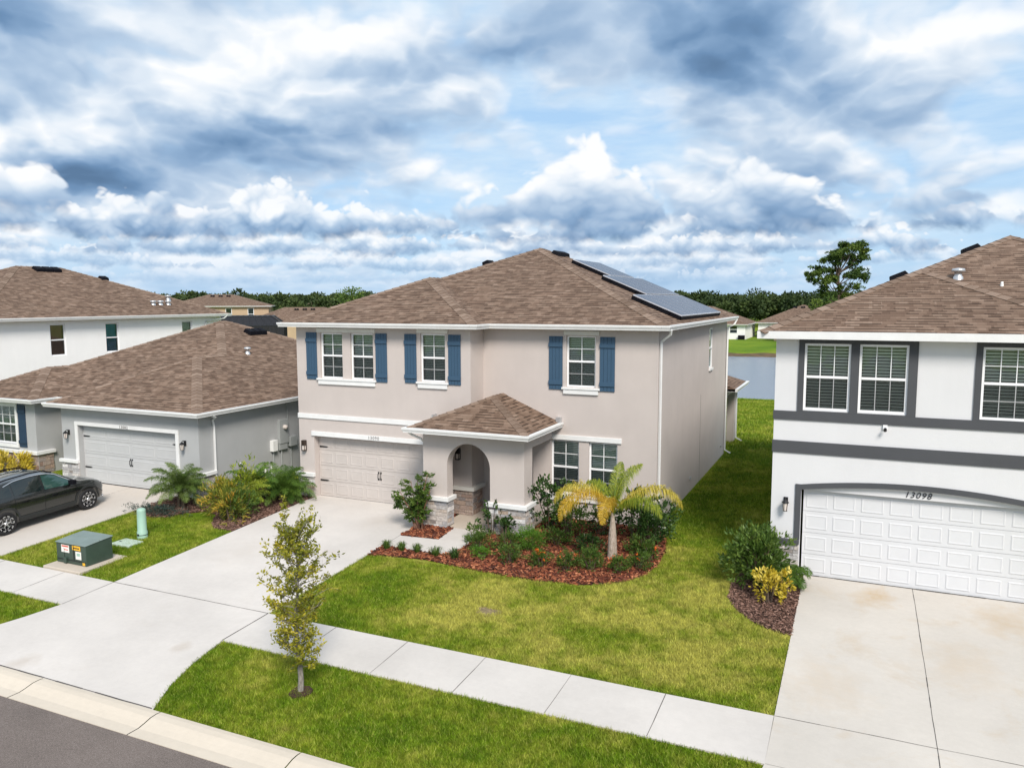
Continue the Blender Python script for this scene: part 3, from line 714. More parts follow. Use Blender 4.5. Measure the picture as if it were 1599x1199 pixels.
def add_leaves(name, parent, P, D, L, Wd, m, r=None, fold=.15):
    n = len(P); return fast(name, leaf_quads(np.asarray(P, float), np.asarray(D, float), np.asarray(L, float)*np.ones(n), np.asarray(Wd, float)*np.ones(n), fold), 4, m, parent, r)
def bushy(name, loc, size, m, label, cat='shrub', group=None, n=700, leaf=(.07, .035), stems=7, up=.5, bark_m='bark brown', clump=14, flowers=None, lift=.12, mats2=None):
    """shrub: stems fan out of the base and end in leaf clusters"""
    x, y, z = loc; w, d, h = size; t = thing(name, loc, label, cat, group)
    st = MB(); ctr = []
    for i in range(stems):
        a = 2*math.pi*(i+rnd.random()*.6)/stems; rr = rnd.uniform(.25, .8)
        top = Vector((x+math.cos(a)*w/2*rr, y+math.sin(a)*d/2*rr, z+h*rnd.uniform(.55, .92)))
        b = Vector((x+math.cos(a)*.05, y+math.sin(a)*.05, z-.03)); mid = (b+top)/2+Vector((0, 0, h*.08))
        st.tube([b, mid, top], [.018, .012, .005], 5)
    st.build('stem', bark_m, t)
    # clumps on the crown
    k = max(6, n//clump); u = rdir(k, .35); rad = rs.uniform(.30, 1.18, (k, 1))**.8*(1+.28*np.sin(u[:, :1]*5+x*7)*np.sin(u[:, 1:2]*6+y*5)+.15*np.sin(u[:, 2:]*7+x))
    ctr = np.array([x, y, z+h*(lift+(1-lift)*.5)])+u*rad*np.array([w/2, d/2, h*(1-lift)*.5])
    ctr *= 1; jit = rs.randn(k*clump, 3)*np.minimum(np.array([w, d, h])*.06, .05)
    P = np.repeat(ctr, clump, 0)+jit; P[:, 2] = np.maximum(P[:, 2], z+.02)
    D = nrm(np.repeat(u, clump, 0)+rs.randn(k*clump, 3)*.55+np.array([0, 0, up]))
    r = np.clip(np.repeat(rs.rand(k), clump)*.65+rs.rand(k*clump)*.35, 0, 1)
    add_leaves('foliage', t, P, D, leaf[0]*rs.uniform(.7, 1.25, len(P)), leaf[1]*rs.uniform(.8, 1.2, len(P)), m, r)
    if flowers:
        nf, fm = flowers; k2 = rdir(nf, 1.0); P = np.array([x, y, z+h*.55])+k2*np.array([w*.5, d*.5, h*.5])
        P = np.repeat(P, 7, 0)+rs.randn(nf*7, 3)*.012; add_leaves('flowers', t, P, rdir(len(P), .8), .045, .032, fm)
    return t
def tuft(name, loc, w, h, m, label, group, n=90):
    t = thing(name, loc, label, 'grass clump', group); x, y, z = loc; V = []
    a = rs.uniform(0, 2*math.pi, n); lean = rs.uniform(.1, 1, n); ln = h*rs.uniform(.7, 1.2, n)
    b = np.stack([x+np.cos(a)*w*.16*rs.rand(n), y+np.sin(a)*w*.16*rs.rand(n), np.full(n, z-.01)], 1)
    o = np.stack([np.cos(a)*lean*w*.5, np.sin(a)*lean*w*.5, np.zeros(n)], 1)
    m1 = b+o*.45+np.stack([0*a, 0*a, ln*.75], 1); m2 = b+o+np.stack([0*a, 0*a, ln*(1-.45*lean)], 1); s = np.stack([-np.sin(a), np.cos(a), 0*a], 1)*.006
    V = np.concatenate([np.stack([b-s, b+s, m1+s, m1-s], 1), np.stack([m1-s, m1+s, m2+s*.2, m2-s*.2], 1)]).reshape(-1, 3)
    fast('blades', V, 4, m, t); return t
def frond(parent, base, az, el0, L, droop, m, leaflen=.32, width=.022, n=46, rach=.014, stem_m='leaf palm', vee=.5, start=.18, rr=None, fluff=.25, grav=1.0):
    """pinnate palm frond: arching rachis with two rows of leaflets"""
    pts = []; p = np.array(base, float); el = el0; N = 14
    for i in range(N+1):
        pts.append(p.copy()); f = i/N; p = p+np.array([math.cos(az)*math.cos(el), math.sin(az)*math.cos(el), math.sin(el)])*L/N; el -= droop/N*(.45+1.1*f)
    pts = np.array(pts); mb = MB(); mb.tube([tuple(q) for q in pts], [rach*(1-.85*i/N) for i in range(N+1)], 5)
    o = mb.build('frond', stem_m, parent)
    f = np.linspace(start, 1, n); P = np.stack([np.interp(f*N, np.arange(N+1), pts[:, k]) for k in range(3)], 1)
    T = nrm(np.stack([np.interp(f*N, np.arange(N+1), np.gradient(pts[:, k])) for k in range(3)], 1))
    S = nrm(np.cross(T, np.array([[0, 0, 1.]]))+1e-6); Up = np.cross(S, T); prof = np.sin(np.pi*np.clip((f-start)/(1-start)*.85+.15, 0, 1))**.6*leaflen
    VV = []; RR = []
    for sg in (-1, 1):
        for rep in range(2):
            D = S*sg+T*(.55+.3*rs.rand(n, 1))+Up*(vee*rs.uniform(.3, 1.2, (n, 1)))+rs.randn(n, 3)*fluff*.4
            D = nrm(D); Ln = (prof*rs.uniform(.8, 1.15, n))[:, None]; wv = T*width/2
            m1 = P+D*Ln*.5; D2 = nrm(D-np.array([0, 0, (.8+.7*rs.rand())*grav])); m2 = m1+D2*Ln*.5
            VV += [np.stack([P-wv*.4, P+wv*.4, m1+wv, m1-wv], 1), np.stack([m1-wv, m1+wv, m2+wv*.1, m2-wv*.1], 1)]
            q = rs.rand(n); RR += [q, q]
    fast('leaflets', np.concatenate(VV).reshape(-1, 3), 4, m, o, np.clip(np.concatenate(RR)*(1 if rr is None else .5)+(0 if rr is None else rr), 0, 1))
    return o
def clump_palm(loc, L, nf, m, label, cat='palm', group=None, name='palm_shrub', el=(.3, 1.4), droop=1.5, leaflen=.3, trunk=.35, n=34, width=.02, azr=(0, 6.28), fluff=.4):
    t = thing(name, loc, label, cat, group); x, y, z = loc
    b = MB(); 
    for k in range(3): b.tube([(x+.10*math.cos(k*2.1), y+.10*math.sin(k*2.1), z-.03), (x+.05*math.cos(k*2.1), y+.05*math.sin(k*2.1), z+trunk)], [.055, .04], 8)
    b.build('trunk', 'bark brown', t)
    for i in range(nf):
        f = i/(nf-1); a = azr[0]+(i*2.399 % 6.283)/6.283*(azr[1]-azr[0]); e = el[0]+(el[1]-el[0])*f
        frond(t, (x+rnd.uniform(-.05, .05), y+rnd.uniform(-.05, .05), z+trunk), a, e+rnd.uniform(-.12, .12), L*rnd.uniform(.8, 1.1), droop*rnd.uniform(.8, 1.2), m, leaflen, width, n, .008, rr=.5*rnd.random(), fluff=fluff)
    return t
def chips(name, poly, h, dens, m, size=(.035, .10), label=None, cat=None):
    x0, y0 = np.min(poly, 0); x1, y1 = np.max(poly, 0); n = int((x1-x0)*(y1-y0)*dens); P = np.stack([rs.uniform(x0, x1, n), rs.uniform(y0, y1, n)], 1)
    P = P[inside(P, poly)]; n = len(P); z = hgt(P[:, 0], P[:, 1])+h*rs.uniform(.3, 1.1, n)
    c = np.stack([P[:, 0], P[:, 1], z], 1); a = nrm(np.stack([rs.randn(n), rs.randn(n), rs.randn(n)*.35], 1)); bq = nrm(np.cross(a, nrm(np.stack([rs.randn(n)*.5, rs.randn(n)*.5, np.ones(n)], 1)))); nn = np.cross(a, bq)
    l = rs.uniform(size[0], size[1], (n, 1))/2; w = l*rs.uniform(.3, .6, (n, 1)); th = .006
    F = []
    for s in (1,):
        q = [c+a*l*.9+bq*w*.6+nn*th, c-a*l*.7+bq*w+nn*th, c-a*l-bq*w*.5+nn*th, c+a*l*.6-bq*w+nn*th]; F.append(np.stack(q, 1))
    lo = [v-nn*2*th for v in q]
    for i in range(4): F.append(np.stack([q[i], q[(i+1) % 4], lo[(i+1) % 4], lo[i]], 1))
    r = rs.rand(n); o = fast(name, np.concatenate(F).reshape(-1, 3), 4, m, None, np.tile(r, 5)); return tag(o, label, cat, None, 'stuff')
def inside(P, poly):
    poly = np.asarray(poly); res = np.zeros(len(P), bool); j = len(poly)-1
    for i in range(len(poly)):
        xi, yi = poly[i]; xj, yj = poly[j]
        c = ((yi > P[:, 1]) != (yj > P[:, 1])) & (P[:, 0] < (xj-xi)*(P[:, 1]-yi)/(yj-yi+1e-12)+xi); res ^= c; j = i
    return res

# ------------------------------------------------------------------ terrain
HX = [(-500, -.49), (8.64, -.49), (9.32, -.447), (20.5, 0), (38, 0), (67, -1.5), (71, -2.3), (113, -2.3), (117, -1.5), (119, -1.05), (136, -.3), (4000, -.3)]
H2 = [(-500, -.49), (8.64, -.49), (9.32, -.447), (20.5, 0), (38, 0), (67, -.15), (71, -.2), (113, -.3), (117, -.3), (119, -.3), (136, -.3), (4000, -.3)]
def hgt(x, y):
    x = np.asarray(x, float); y = np.asarray(y, float)
    a = np.interp(y, [q[0] for q in HX], [q[1] for q in HX]); b = np.interp(y, [q[0] for q in H2], [q[1] for q in H2])
    s = np.clip(np.minimum((x+58)/12, (72-x)/12), 0, 1); s = s*s*(3-2*s)
    return a*s+b*(1-s)
def G(x, y): return float(hgt(x, y))
def ground():
    xs = [-4000, -1500, -600, -250, -120, -80]+list(np.linspace(-62, -42, 9))+[-30, -15, 0, 15, 30, 45]+list(np.linspace(56, 76, 8))+[120, 300, 900, 4000]
    ys = [-600, -100, 0, 8.55, 8.64, 9.32, 15, 20.5, 25, 30, 38, 45, 52, 60, 67, 71, 90, 113, 117, 119, 127, 136, 160, 200, 260, 400, 900, 2000, 4000]
    b = MB(); nx = len(xs)
    for y in ys:
        for x in xs: b.v.append((x, y, G(x, y)-(.03 if y < 9 else 0)))
    for j in range(len(ys)-1):
        for i in range(nx-1):
            q = j*nx+i; b.f.append((q, q+1, q+1+nx, q+nx)); b.mi.append(0 if ys[j+1] <= 46 and xs[i] > -90 and xs[i+1] < 130 else 1); b.r.append(0)
    tag(b.build('ground', ['lawn', 'far grass']), None, None, None, 'structure')
ground()
def slab(mb, poly, top=.03, bot=-.12, mi=0):
    n = len(poly); T = [(x, y, G(x, y)+top) for x, y in poly]; B = [(x, y, G(x, y)+bot) for x, y in poly]
    mb.poly(T, mi)
    for i in range(n): mb.poly([T[i], B[i], B[(i+1) % n], T[(i+1) % n]], mi)
def strip(mb, p, q, w=.014, top=.034, mi=1):
    p = Vector((*p, 0)); q = Vector((*q, 0)); d = (q-p).normalized(); s = Vector((-d.y, d.x, 0))*w/2
    # slightly wandering joint line
    N = max(2, int((q-p).length/.35)); L = [p+(q-p)*i/N+s.normalized()*rnd.uniform(-.004, .004) for i in range(N+1)]
    for i in range(N):
        a, b = L[i], L[i+1]; k = rnd.uniform(.6, 1.3)
        mb.poly([(v.x, v.y, G(v.x, v.y)+top) for v in (a-s*k, b-s*k, b+s*k, a+s*k)], mi)
def paving():
    # road
    b = MB(); b.box(-300, -60, -.6, 300, 8.66, -.472); tag(b.build('road', 'asphalt'), kind='structure')
    # mountable curb, profile swept along x in 3 m pieces
    prof = [(9.33, -.415), (9.24, -.405), (9.12, -.41), (8.98, -.445), (8.86, -.468), (8.64, -.462), (8.64, -.6), (9.33, -.6)]
    b = MB(); x = -60.1+.52
    while x < 40:
        for i in range(len(prof)):
            (y0, z0), (y1, z1) = prof[i], prof[(i+1) % len(prof)]; b.poly([(x+.006, y0, z0), (x+.006, y1, z1), (x+3.03, y1, z1), (x+3.03, y0, z0)])
        x += 3.045
    b.box(-70, 8.70, -.6, 45, 9.30, -.485, 1)
    tag(b.build('curb', ['curb concrete', 'joint dark']), kind='structure')
    # pavement
    b = MB(); slab(b, [(-60, 11.8), (-16.75, 11.8), (-16.75, 13.2), (-60, 13.2)]); slab(b, [(-11.86, 11.8), (-1.05, 11.8), (-1.05, 13.2), (-11.86, 13.2)]); slab(b, [(4.0, 11.8), (40, 11.8), (40, 13.2), (4.0, 13.2)])
    x = -10.0
    while x < -1.5: strip(b, (x, 11.81), (x, 13.19), .010); x += 1.78
    for x in (-18.55, -20.9, -21.3-1.6, -24.5, -26.2): strip(b, (x, 11.81), (x, 13.19), .012)
    tag(b.build('pavement', ['sidewalk concrete', 'joint dark']), kind='structure')
    # main driveway
    b = MB(); slab(b, [(-17.55, 9.335), (-11.06, 9.335), (-11.45, 10.1), (-11.70, 10.9), (-11.86, 11.8), (-11.86, 13.2), (-11.87, 20.5), (-16.78, 20.5), (-16.75, 13.2), (-16.75, 11.8), (-16.92, 11.0), (-17.2, 10.1)], .031)
    slab(b, [(-11.87, 20.5), (-11.87, 21.5), (-16.78, 21.5), (-16.78, 20.5)], .031)
    for p, q, w in (((-16.74, 13.2), (-11.87, 13.2), .018), ((-16.75, 11.8), (-16.75, 13.2), .016), ((-11.86, 11.8), (-11.86, 13.2), .02), ((-17.5, 9.35), (-11.1, 9.35), .028), ((-11.875, 17.85), (-11.875, 20.5), .014)): strip(b, p, q, w, .035)
    tag(b.build('driveway', ['driveway concrete', 'joint dark']), kind='structure')
    # driveway of the white house
    b = MB(); slab(b, [(-1.75, 9.335), (4.7, 9.335), (4.25, 10.2), (4.0, 11.8), (3.95, 19.86), (-1.0, 19.86), (-1.05, 11.8), (-1.3, 10.2)], .031)
    for p, q, w in (((1.38, 9.4), (1.38, 19.84), .012), ((-1.03, 13.2), (3.97, 13.2), .010), ((-1.04, 11.8), (3.97, 11.8), .008), ((-1.0, 19.83), (3.9, 19.83), .05)): strip(b, p, q, w, .035)
    tag(b.build('driveway', ['cream concrete', 'joint dark']), kind='structure')
    # driveway of the grey house
    b = MB(); slab(b, [(-26.9, 9.335), (-20.6, 9.335), (-21.1, 10.4), (-21.38, 11.8), (-21.38, 13.2), (-21.38, 19.85), (-26.35, 19.85), (-26.35, 13.2), (-26.3, 11.8), (-26.5, 10.4)], .031)
    for p, q, w in (((-26.3, 13.2), (-21.38, 13.2), .012), ((-26.3, 19.81), (-21.4, 19.81), .04), ((-23.85, 13.2), (-23.85, 19.8), .008)): strip(b, p, q, w, .035)
    tag(b.build('driveway', ['neighbour concrete', 'joint dark']), kind='structure')
    # front walk
    b = MB(); slab(b, [(-11.868, 17.87), (-10.36, 17.85), (-9.92, 17.93), (-9.76, 18.2), (-9.72, 18.6), (-9.70, 19.45), (-9.85, 19.9), (-10.74, 19.9), (-10.66, 18.85), (-11.868, 18.75)], .034)
    tag(b.build('path', 'driveway concrete'), kind='structure')
    b = MB(); slab(b, [(-11.2, 19.905), (-8.6, 19.905), (-8.6, 20.5), (-11.2, 20.5)], .05, -.1); slab(b, [(-11.2, 20.5), (-8.6, 20.5), (-8.6, 24.4), (-11.2, 24.4)], .05, -.1)
    tag(b.build('porch_floor', 'porch concrete'), kind='structure')
paving()
def pond_bank():
    b = MB(); xs = np.linspace(-60, 72, 90)
    for xa, xb in zip(xs[:-1], xs[1:]):
        j0, j1 = .35*math.sin(xa*.9), .35*math.sin(xb*.9)
        b.poly([(xa, 116.2+j0, -1.55), (xb, 116.2+j1, -1.55), (xb, 118.6+j1, G(xb, 118.6+j1)+.04), (xa, 118.6+j0, G(xa, 118.6+j0)+.04)])
    tag(b.build('pond_bank', 'bank earth'), kind='structure')
def pond():
    b = MB(); b.poly([(-70, 60, -1.5), (85, 60, -1.5), (85, 125, -1.5), (-70, 125, -1.5)]); tag(b.build('water', 'pond water'), kind='structure')
pond(); pond_bank()
BED = [(-11.87, 17.08), (-10.9, 17.33), (-10.12, 17.41), (-9.5, 17.28), (-8.53, 17.17), (-7.62, 17.13), (-6.79, 17.16), (-6.0, 17.28), (-5.42, 17.5), (-4.96, 17.86), (-4.59, 18.44), (-4.47, 19.21), (-4.5, 20.04), (-4.66, 20.9), (-4.95, 21.8), (-5.1, 22.09), (-8.5, 22.09), (-8.5, 20), (-9.6, 19.8), (-9.67, 19.4), (-9.69, 18.6), (-9.74, 18.1), (-9.9, 17.88), (-10.36, 17.82), (-11.87, 17.84)]
SQ = [(-11.87, 18.78), (-11.87, 21.2), (-11.3, 21.2), (-11.3, 19.9), (-10.76, 19.9), (-10.69, 18.9)]
RBED = [(-2.55, 18.6), (-2.5, 17.8), (-2.25, 17.25), (-1.9, 16.8), (-1.5, 16.5), (-1.02, 16.35), (-1.01, 19.66), (-1.8, 19.66), (-1.9, 20.3), (-2.4, 19.8)]
LBED = [(-16.8, 17.3), (-16.8, 21.2), (-17.5, 21.2), (-20.25, 21.5), (-20.28, 19.5), (-21.36, 19.5), (-21.5, 18.5), (-21.0, 17.55), (-20.3, 17.4), (-19.76, 17.6), (-19.5, 18.2), (-19.1, 18.55), (-18.5, 18.4), (-18.0, 17.7), (-17.5, 17.3)]
LBED2 = [(-32, 18.6), (-28.4, 18.7), (-28.2, 19.4), (-28.6, 19.84), (-32, 19.84)]
def bed(poly, m, label, dens, size=(.035, .10)):
    b = MB(); slab(b, poly, .022, -.02); tag(b.build('soil', 'soil'), kind='structure')
    chips('mulch', poly, .05, dens, m, size, label, 'mulch')
bed(BED, 'mulch chips', 'red bark mulch filling the curved flower bed in front of the beige house', 750, (.06, .20))
bed(SQ, 'mulch chips', 'red bark mulch in the small square bed beside the arched porch', 750, (.06, .20))
bed(RBED, 'old mulch chips', 'faded brown mulch under the shrubs beside the white garage', 900)
bed(LBED, 'old mulch chips', 'dull brown mulch along the planting between the grey and beige houses', 700)
bed(LBED2, 'old mulch chips', 'dull mulch under the yellow leafy plants by the grey house window', 300)

def grass_area(poly, dens, hh=.06, ww=.016, excl=()):
    poly = np.array(poly); x0, y0 = poly.min(0); x1, y1 = poly.max(0); n = int((x1-x0)*(y1-y0)*dens)
    P = np.stack([rs.uniform(x0, x1, n), rs.uniform(y0, y1, n)], 1); k = inside(P, poly)
    for e in excl: k &= ~inside(P, np.array(e))
    P = P[k]; n = len(P); z = hgt(P[:, 0], P[:, 1])-.005
    f = (1+.5*np.sin(P[:, 0]*3.1+np.sin(P[:, 1]*2.3)*2)*np.sin(P[:, 1]*2.7+P[:, 0]))*.5+.5
    h = hh*rs.uniform(.55, 1.3, n)*(.75+.4*f); a = rs.uniform(0, 2*math.pi, n); b = rs.uniform(0, 2*math.pi, n); l = h*rs.uniform(.2, 1.0, n); w = ww*rs.uniform(.6, 1.2, n)
    base = np.stack([P[:, 0], P[:, 1], z], 1); s = np.stack([np.cos(a)*w/2, np.sin(a)*w/2, 0*a], 1)
    return np.stack([base-s, base+s, base+np.stack([np.cos(b)*l, np.sin(b)*l, h], 1)], 1).reshape(-1, 3)
BALD = [(-7.35+.34*math.cos(i*.7)*(1+.3*math.sin(i*2.3)), 15.15+.22*math.sin(i*.7)*(1+.3*math.cos(i*1.7))) for i in range(9)]
def grass():
    A = []; b = MB(); slab(b, BALD, .012, -.01); tag(b.build('soil', 'dry earth'), kind='structure')
    A.append(grass_area([(-11.85, 13.22), (-1.07, 13.22), (-1.02, 17.2), (-11.88, 17.2)], 3400, excl=[BED, RBED, [(-7.35+(x+7.35)*.72, 15.15+(y-15.15)*.72) for x, y in BALD]]))
    A.append(grass_area([(-5.6, 17.2), (-1.02, 17.2), (-1.82, 20), (-1.82, 22.5), (-5.2, 22.5)], 2800, excl=[BED, RBED]))
    A.append(grass_area([(-5.15, 22.5), (-1.82, 22.5), (-1.82, 36), (-5.15, 36)], 1100, .07, .022))
    A.append(grass_area([(-11.1, 9.36), (-11.45, 10.1), (-11.72, 10.9), (-11.84, 11.79), (-1.1, 11.79), (-1.35, 10.2), (-1.8, 9.36)], 4200))
    A.append(grass_area([(-20.5, 9.36), (-21.0, 10.4), (-21.3, 11.79), (-16.8, 11.79), (-17.0, 11.0), (-17.25, 10.1), (-17.6, 9.36)], 2500))
    A.append(grass_area([(-21.35, 13.22), (-16.78, 13.22), (-16.8, 17.5), (-21.35, 18.6)], 2600, excl=[LBED, [(-19.4, 13.0), (-18.1, 13.0), (-18.1, 14.6), (-19.3, 14.6)]]))
    A.append(grass_area([(-20.25, 21.4), (-17.42, 21.2), (-17.42, 33), (-20.25, 33)], 700, .08, .022))
    A.append(grass_area([(-36, 9.36), (-27, 9.36), (-26.6, 11.79), (-36, 11.79)], 900, .07, .02)); A.append(grass_area([(-36, 13.22), (-26.4, 13.22), (-26.4, 19.5), (-36, 19.5)], 700, .07, .02, excl=[LBED2]))
    A.append(grass_area([(-9, 36), (-0.5, 36), (-0.5, 66), (-16, 66)], 220, .12, .05))
    o = fast('grass', np.concatenate(A), 3, 'grass blades'); tag(o, 'short bright green turf with yellowish patches around the driveways', 'grass', None, 'stuff')
grass()

# ------------------------------------------------------------------ beige two-storey house
def beige_house():
    XL, XW, XM, Y1, Y2, YB, Z = -17.4, -10.8, -5.22, 21.21, 22.09, 34.61, 5.97
    h = thing('house', (-11.3, 21.21, 0), 'beige two-storey stucco house with blue shutters, an arched porch and solar panels', 'house')
    F1, F2, S = front(Y1), front(Y2), side(XM); st = 'beige stucco'; zt = Z-.06; b = MB()
    W1 = [(-16.42, -15.53, 4.13, 5.64), (-15.21, -14.33, 4.13, 5.64), (-12.57, -11.68, 4.16, 5.67)]
    D = (-16.78, -11.88, 0, 2.15, .27)
    wall(b, F1, XL, XW, -.2, zt, [D]+W1)
    W2 = [(-8.02, -7.10, 4.10, 5.64), (-8.50, -7.60, .80, 2.46), (-7.29, -6.40, .80, 2.46)]
    # right hand part: the recessed entry is open between x=-10.8 and -8.6 below 2.6
    wall(b, F2, XW, XM, -.2, zt, W2+[(-10.45, -9.1, .05, 2.45, 1.9)])
    b.poly([(XW, Y1, -.2), (XW, Y2, -.2), (XW, Y2, zt), (XW, Y1, zt)])
    SW = [(30.4, 31.05, 4.08, 5.62)]
    wall(b, S, Y2, YB, -.2, zt, SW)
    b.poly([(XL, Y1, -.2), (XL, YB, -.2), (XL, YB, zt), (XL, Y1, zt)]); b.poly([(XL, YB, -.2), (XM, YB, -.2), (XM, YB, zt), (XL, YB, zt)])
    b.build('wall', st, h)
    k = MB(); k.poly([(-10.45, Y2+1.9, 0), (-9.1, Y2+1.9, 0), (-9.1, Y2+1.9, 2.5), (-10.45, Y2+1.9, 2.5)]); k.build('entry_wall', st, h)
    # control joint on the side wall
    k = MB(); S.box(k, 28.83, 28.85, .0005, .003, 0, 3.25); k.build('control_joint', 'joint dark', h)
    garage_door(h, F1, -16.77, .035, -.25, 'beige door')
    for s0, s1, z0, z1 in ((-16.42, -15.53, 4.13, 5.64), (-15.21, -14.33, 4.13, 5.64), (-12.57, -11.68, 4.16, 5.67)): window(h, F1, s0, s1, z0, z1)
    for s0, s1, z0, z1 in W2: window(h, F2, s0, s1, z0, z1)
    window(h, S, *SW[0], dep=.02, grid=None, lower_grid=None, blind=None); bar(h, 'sill', S, 30.35, 31.1, 3.98, 4.07, .06, 'white trim')
    bar(h, 'lintel', F1, -16.53, -14.22, 5.66, 5.79, .05, 'cream trim'); bar(h, 'lintel', F1, -12.67, -11.57, 5.69, 5.81, .05, 'cream trim'); bar(h, 'lintel', F2, -8.09, -6.98, 5.66, 5.79, .05, 'cream trim'); bar(h, 'lintel', F2, -8.62, -6.27, 2.48, 2.63, .05, 'white trim')
    for fr, a0, a1, z in ((F1, -16.5, -14.25, 4.13), (F1, -12.65, -11.6, 4.16), (F2, -8.10, -7.0, 4.09), (F2, -8.6, -6.3, .80)):
        k = MB(); fr.box(k, a0-.05, a1+.05, .0005, .085, z-.06, z-.002); fr.box(k, a0, a1, .0005, .06, z-.20, z-.062); k.build('sill', 'white trim', h, bevel=.006)
    for fr, a0, a1, z0, z1 in ((F1, -16.98, -16.55, 4.08, 5.65), (F1, -14.22, -13.79, 4.08, 5.65), (F1, -13.13, -12.70, 4.10, 5.65), (F1, -11.56, -11.13, 4.10, 5.65), (F2, -8.57, -8.13, 4.01, 5.62), (F2, -6.96, -6.50, 4.01, 5.62)): shutter(h, fr, a0, a1, z0, z1)
    bar(h, 'trim_band', F1, XL-.012, XW+.0, 2.74, 2.90, .04, 'white trim')
    bar(h, 'lintel', F1, -16.86, -11.86, 2.155, 2.31, .05, 'white trim')
    house_number(h, '13090', -14.35, Y1-.052, 2.235, .15, m='number grey')
    ledgestone(h, [(F1, XL-.05, -16.80, -.05, .73, .06), (Fr(XL, 0, (0, 1), (-1, 0)), Y1, Y1+.6, -.05, .73, .05)], seed=3)
    k = MB(); k.box(XL-.13, Y1-.12, .74, -16.76, Y1-.0005, .87); k.box(XL-.12, Y1, .74, XL, Y1+.6, .87); k.build('stone_cap', 'white trim', h, bevel=.008)
    wall_lamp(h, F1, -17.15, 1.78, 'bronze metal', 'box')
    # porch
    PX0, PX1, PY, pt = -11.72, -8.45, 19.86, 2.88; xa0, xa1, spr = -10.92, -9.52, 1.88; xc, ra = (xa0+xa1)/2, (xa1-xa0)/2; zt_ = pt-.12
    p = MB(); N = 24; arc = [(xc-ra*math.cos(math.pi*i/N), spr+ra*.98*math.sin(math.pi*i/N)) for i in range(N+1)]
    for y, sgn in ((PY, 1), (PY+.35, -1)):
        def q(pts): p.poly([(x, y, z) for x, z in (pts if sgn > 0 else pts[::-1])])
        q([(PX0, 0), (xa0, 0), (xa0, zt_), (PX0, zt_)]); q([(xa1, 0), (PX1, 0), (PX1, zt_), (xa1, zt_)])
        for i in range(N): q([arc[i], arc[i+1], (arc[i+1][0], zt_), (arc[i][0], zt_)])
    for i in range(N): p.poly([(arc[i][0], PY, arc[i][1]), (arc[i+1][0], PY, arc[i+1][1]), (arc[i+1][0], PY+.35, arc[i+1][1]), (arc[i][0], PY+.35, arc[i][1])])
    for x in (xa0, xa1): p.poly([(x, PY, 0), (x, PY+.35, 0), (x, PY+.35, spr), (x, PY, spr)])
    # pier sides, beams back to the house
    p.poly([(PX0, PY, 0), (PX0, Y1, 0), (PX0, Y1, zt_), (PX0, PY, zt_)])
    p.poly([(PX1, PY, 0), (PX1, PY+.6, 0), (PX1, PY+.6, zt_), (PX1, PY, zt_)])
    p.poly([(PX1-.35, PY+.35, 0), (PX1-.35, PY+.6, 0), (PX1-.35, PY+.6, zt_), (PX1-.35, PY+.35, zt_)]); p.poly([(PX1-.35, PY+.6, 0), (PX1, PY+.6, 0), (PX1, PY+.6, zt_), (PX1-.35, PY+.6, zt_)])
    p.box(PX1-.35, PY+.601, 2.5, PX1, Y2, zt_)
    p.poly([(PX0, Y2, 2.6), (PX1, Y2, 2.6), (PX1, PY, 2.6), (PX0, PY, 2.6)])
    # short return wall of the garage that shows through the arch
    p.box(-11.7, 21.205, -.1, -10.79, 21.9, 2.62)
    p.build('porch', st, h)
    pf = front(PY); ps = side(PX1); gl = front(21.2)
    ledgestone(h, [(pf, PX0-.05, xa0, .0, .80, .07), (Fr(xa0, 0, (0, 1), (1, 0)), PY, PY+.35, .06, .80, .04), (Fr(PX0, 0, (0, 1), (-1, 0)), PY, PY+1.0, 0, .80, .05)], seed=8)
    ledgestone(h, [(pf, xa1, PX1+.05, .0, .80, .07), (ps, PY, PY+.6, .0, .80, .07), (Fr(xa1, 0, (0, 1), (-1, 0)), PY, PY+.35, .06, .80, .04)], seed=9)
    ledgestone(h, [(gl, -11.6, -10.74, .05, .82, .06), (side(-10.79), 21.2, 21.9, .05, .82, .05)], 'brown ledgestone', seed=4)
    k = MB(); k.box(PX0-.11, PY-.12, .81, xa0+.09, PY+.42, .93); k.build('stone_cap', 'white trim', h, bevel=.008)
    k = MB(); k.box(xa1-.09, PY-.12, .81, PX1+.12, PY+.68, .93); k.build('stone_cap', 'white trim', h, bevel=.008)
    k = MB(); k.box(-11.6, 21.09, .83, -10.67, 21.98, .95); k.build('stone_cap', 'cream trim', h, bevel=.008)
    # caps must not run through the walls visually: thin rings are enough
    wall_lamp(h, gl, -11.22, 1.95, 'black metal', 'box')
    # porch roof: hips from the front corners to the wall
    ez = 3.0; ex0, ex1, ey = -12.0, -8.2, 19.42; sl = .42; half = (ex1-ex0)/2; px = (ex0+ex1)/2; yr = ey+half; r = MB()
    A, B = Vector((ex0, ey, ez)), Vector((ex1, ey, ez)); P = Vector((px, yr, ez+sl*half))
    ztop = ez+sl*half
    r.poly([A, B, P]); r.poly([B, Vector((ex1, Y2+.02, ez)), Vector((px, Y2+.02, ztop)), P]); r.poly([Vector((ex0, Y2+.02, ez)), A, P, Vector((px, Y2+.02, ztop))])
    ro = r.build('porch_roof', 'shingles', h, uv=True)
    nF, nL, nR = Vector((0, -sl, 1)).normalized(), Vector((-sl, 0, 1)).normalized(), Vector((sl, 0, 1)).normalized()
    caps(ro, [(A, P, nL, nF), (B, P, nR, nF), (P, Vector((px, Y2, ztop)), nL, nR)], w=.14, L=.25)
    k = MB(); k.poly([(ex0, ey, ez-.11), (ex0, Y2, ez-.11), (ex1, Y2, ez-.11), (ex1, ey, ez-.11)]); k.build('soffit', 'white trim', ro)
    gutter(h, [(ex0, Y1-.03), (ex0, ey), (ex1, ey), (ex1, Y2-.03)], ez)
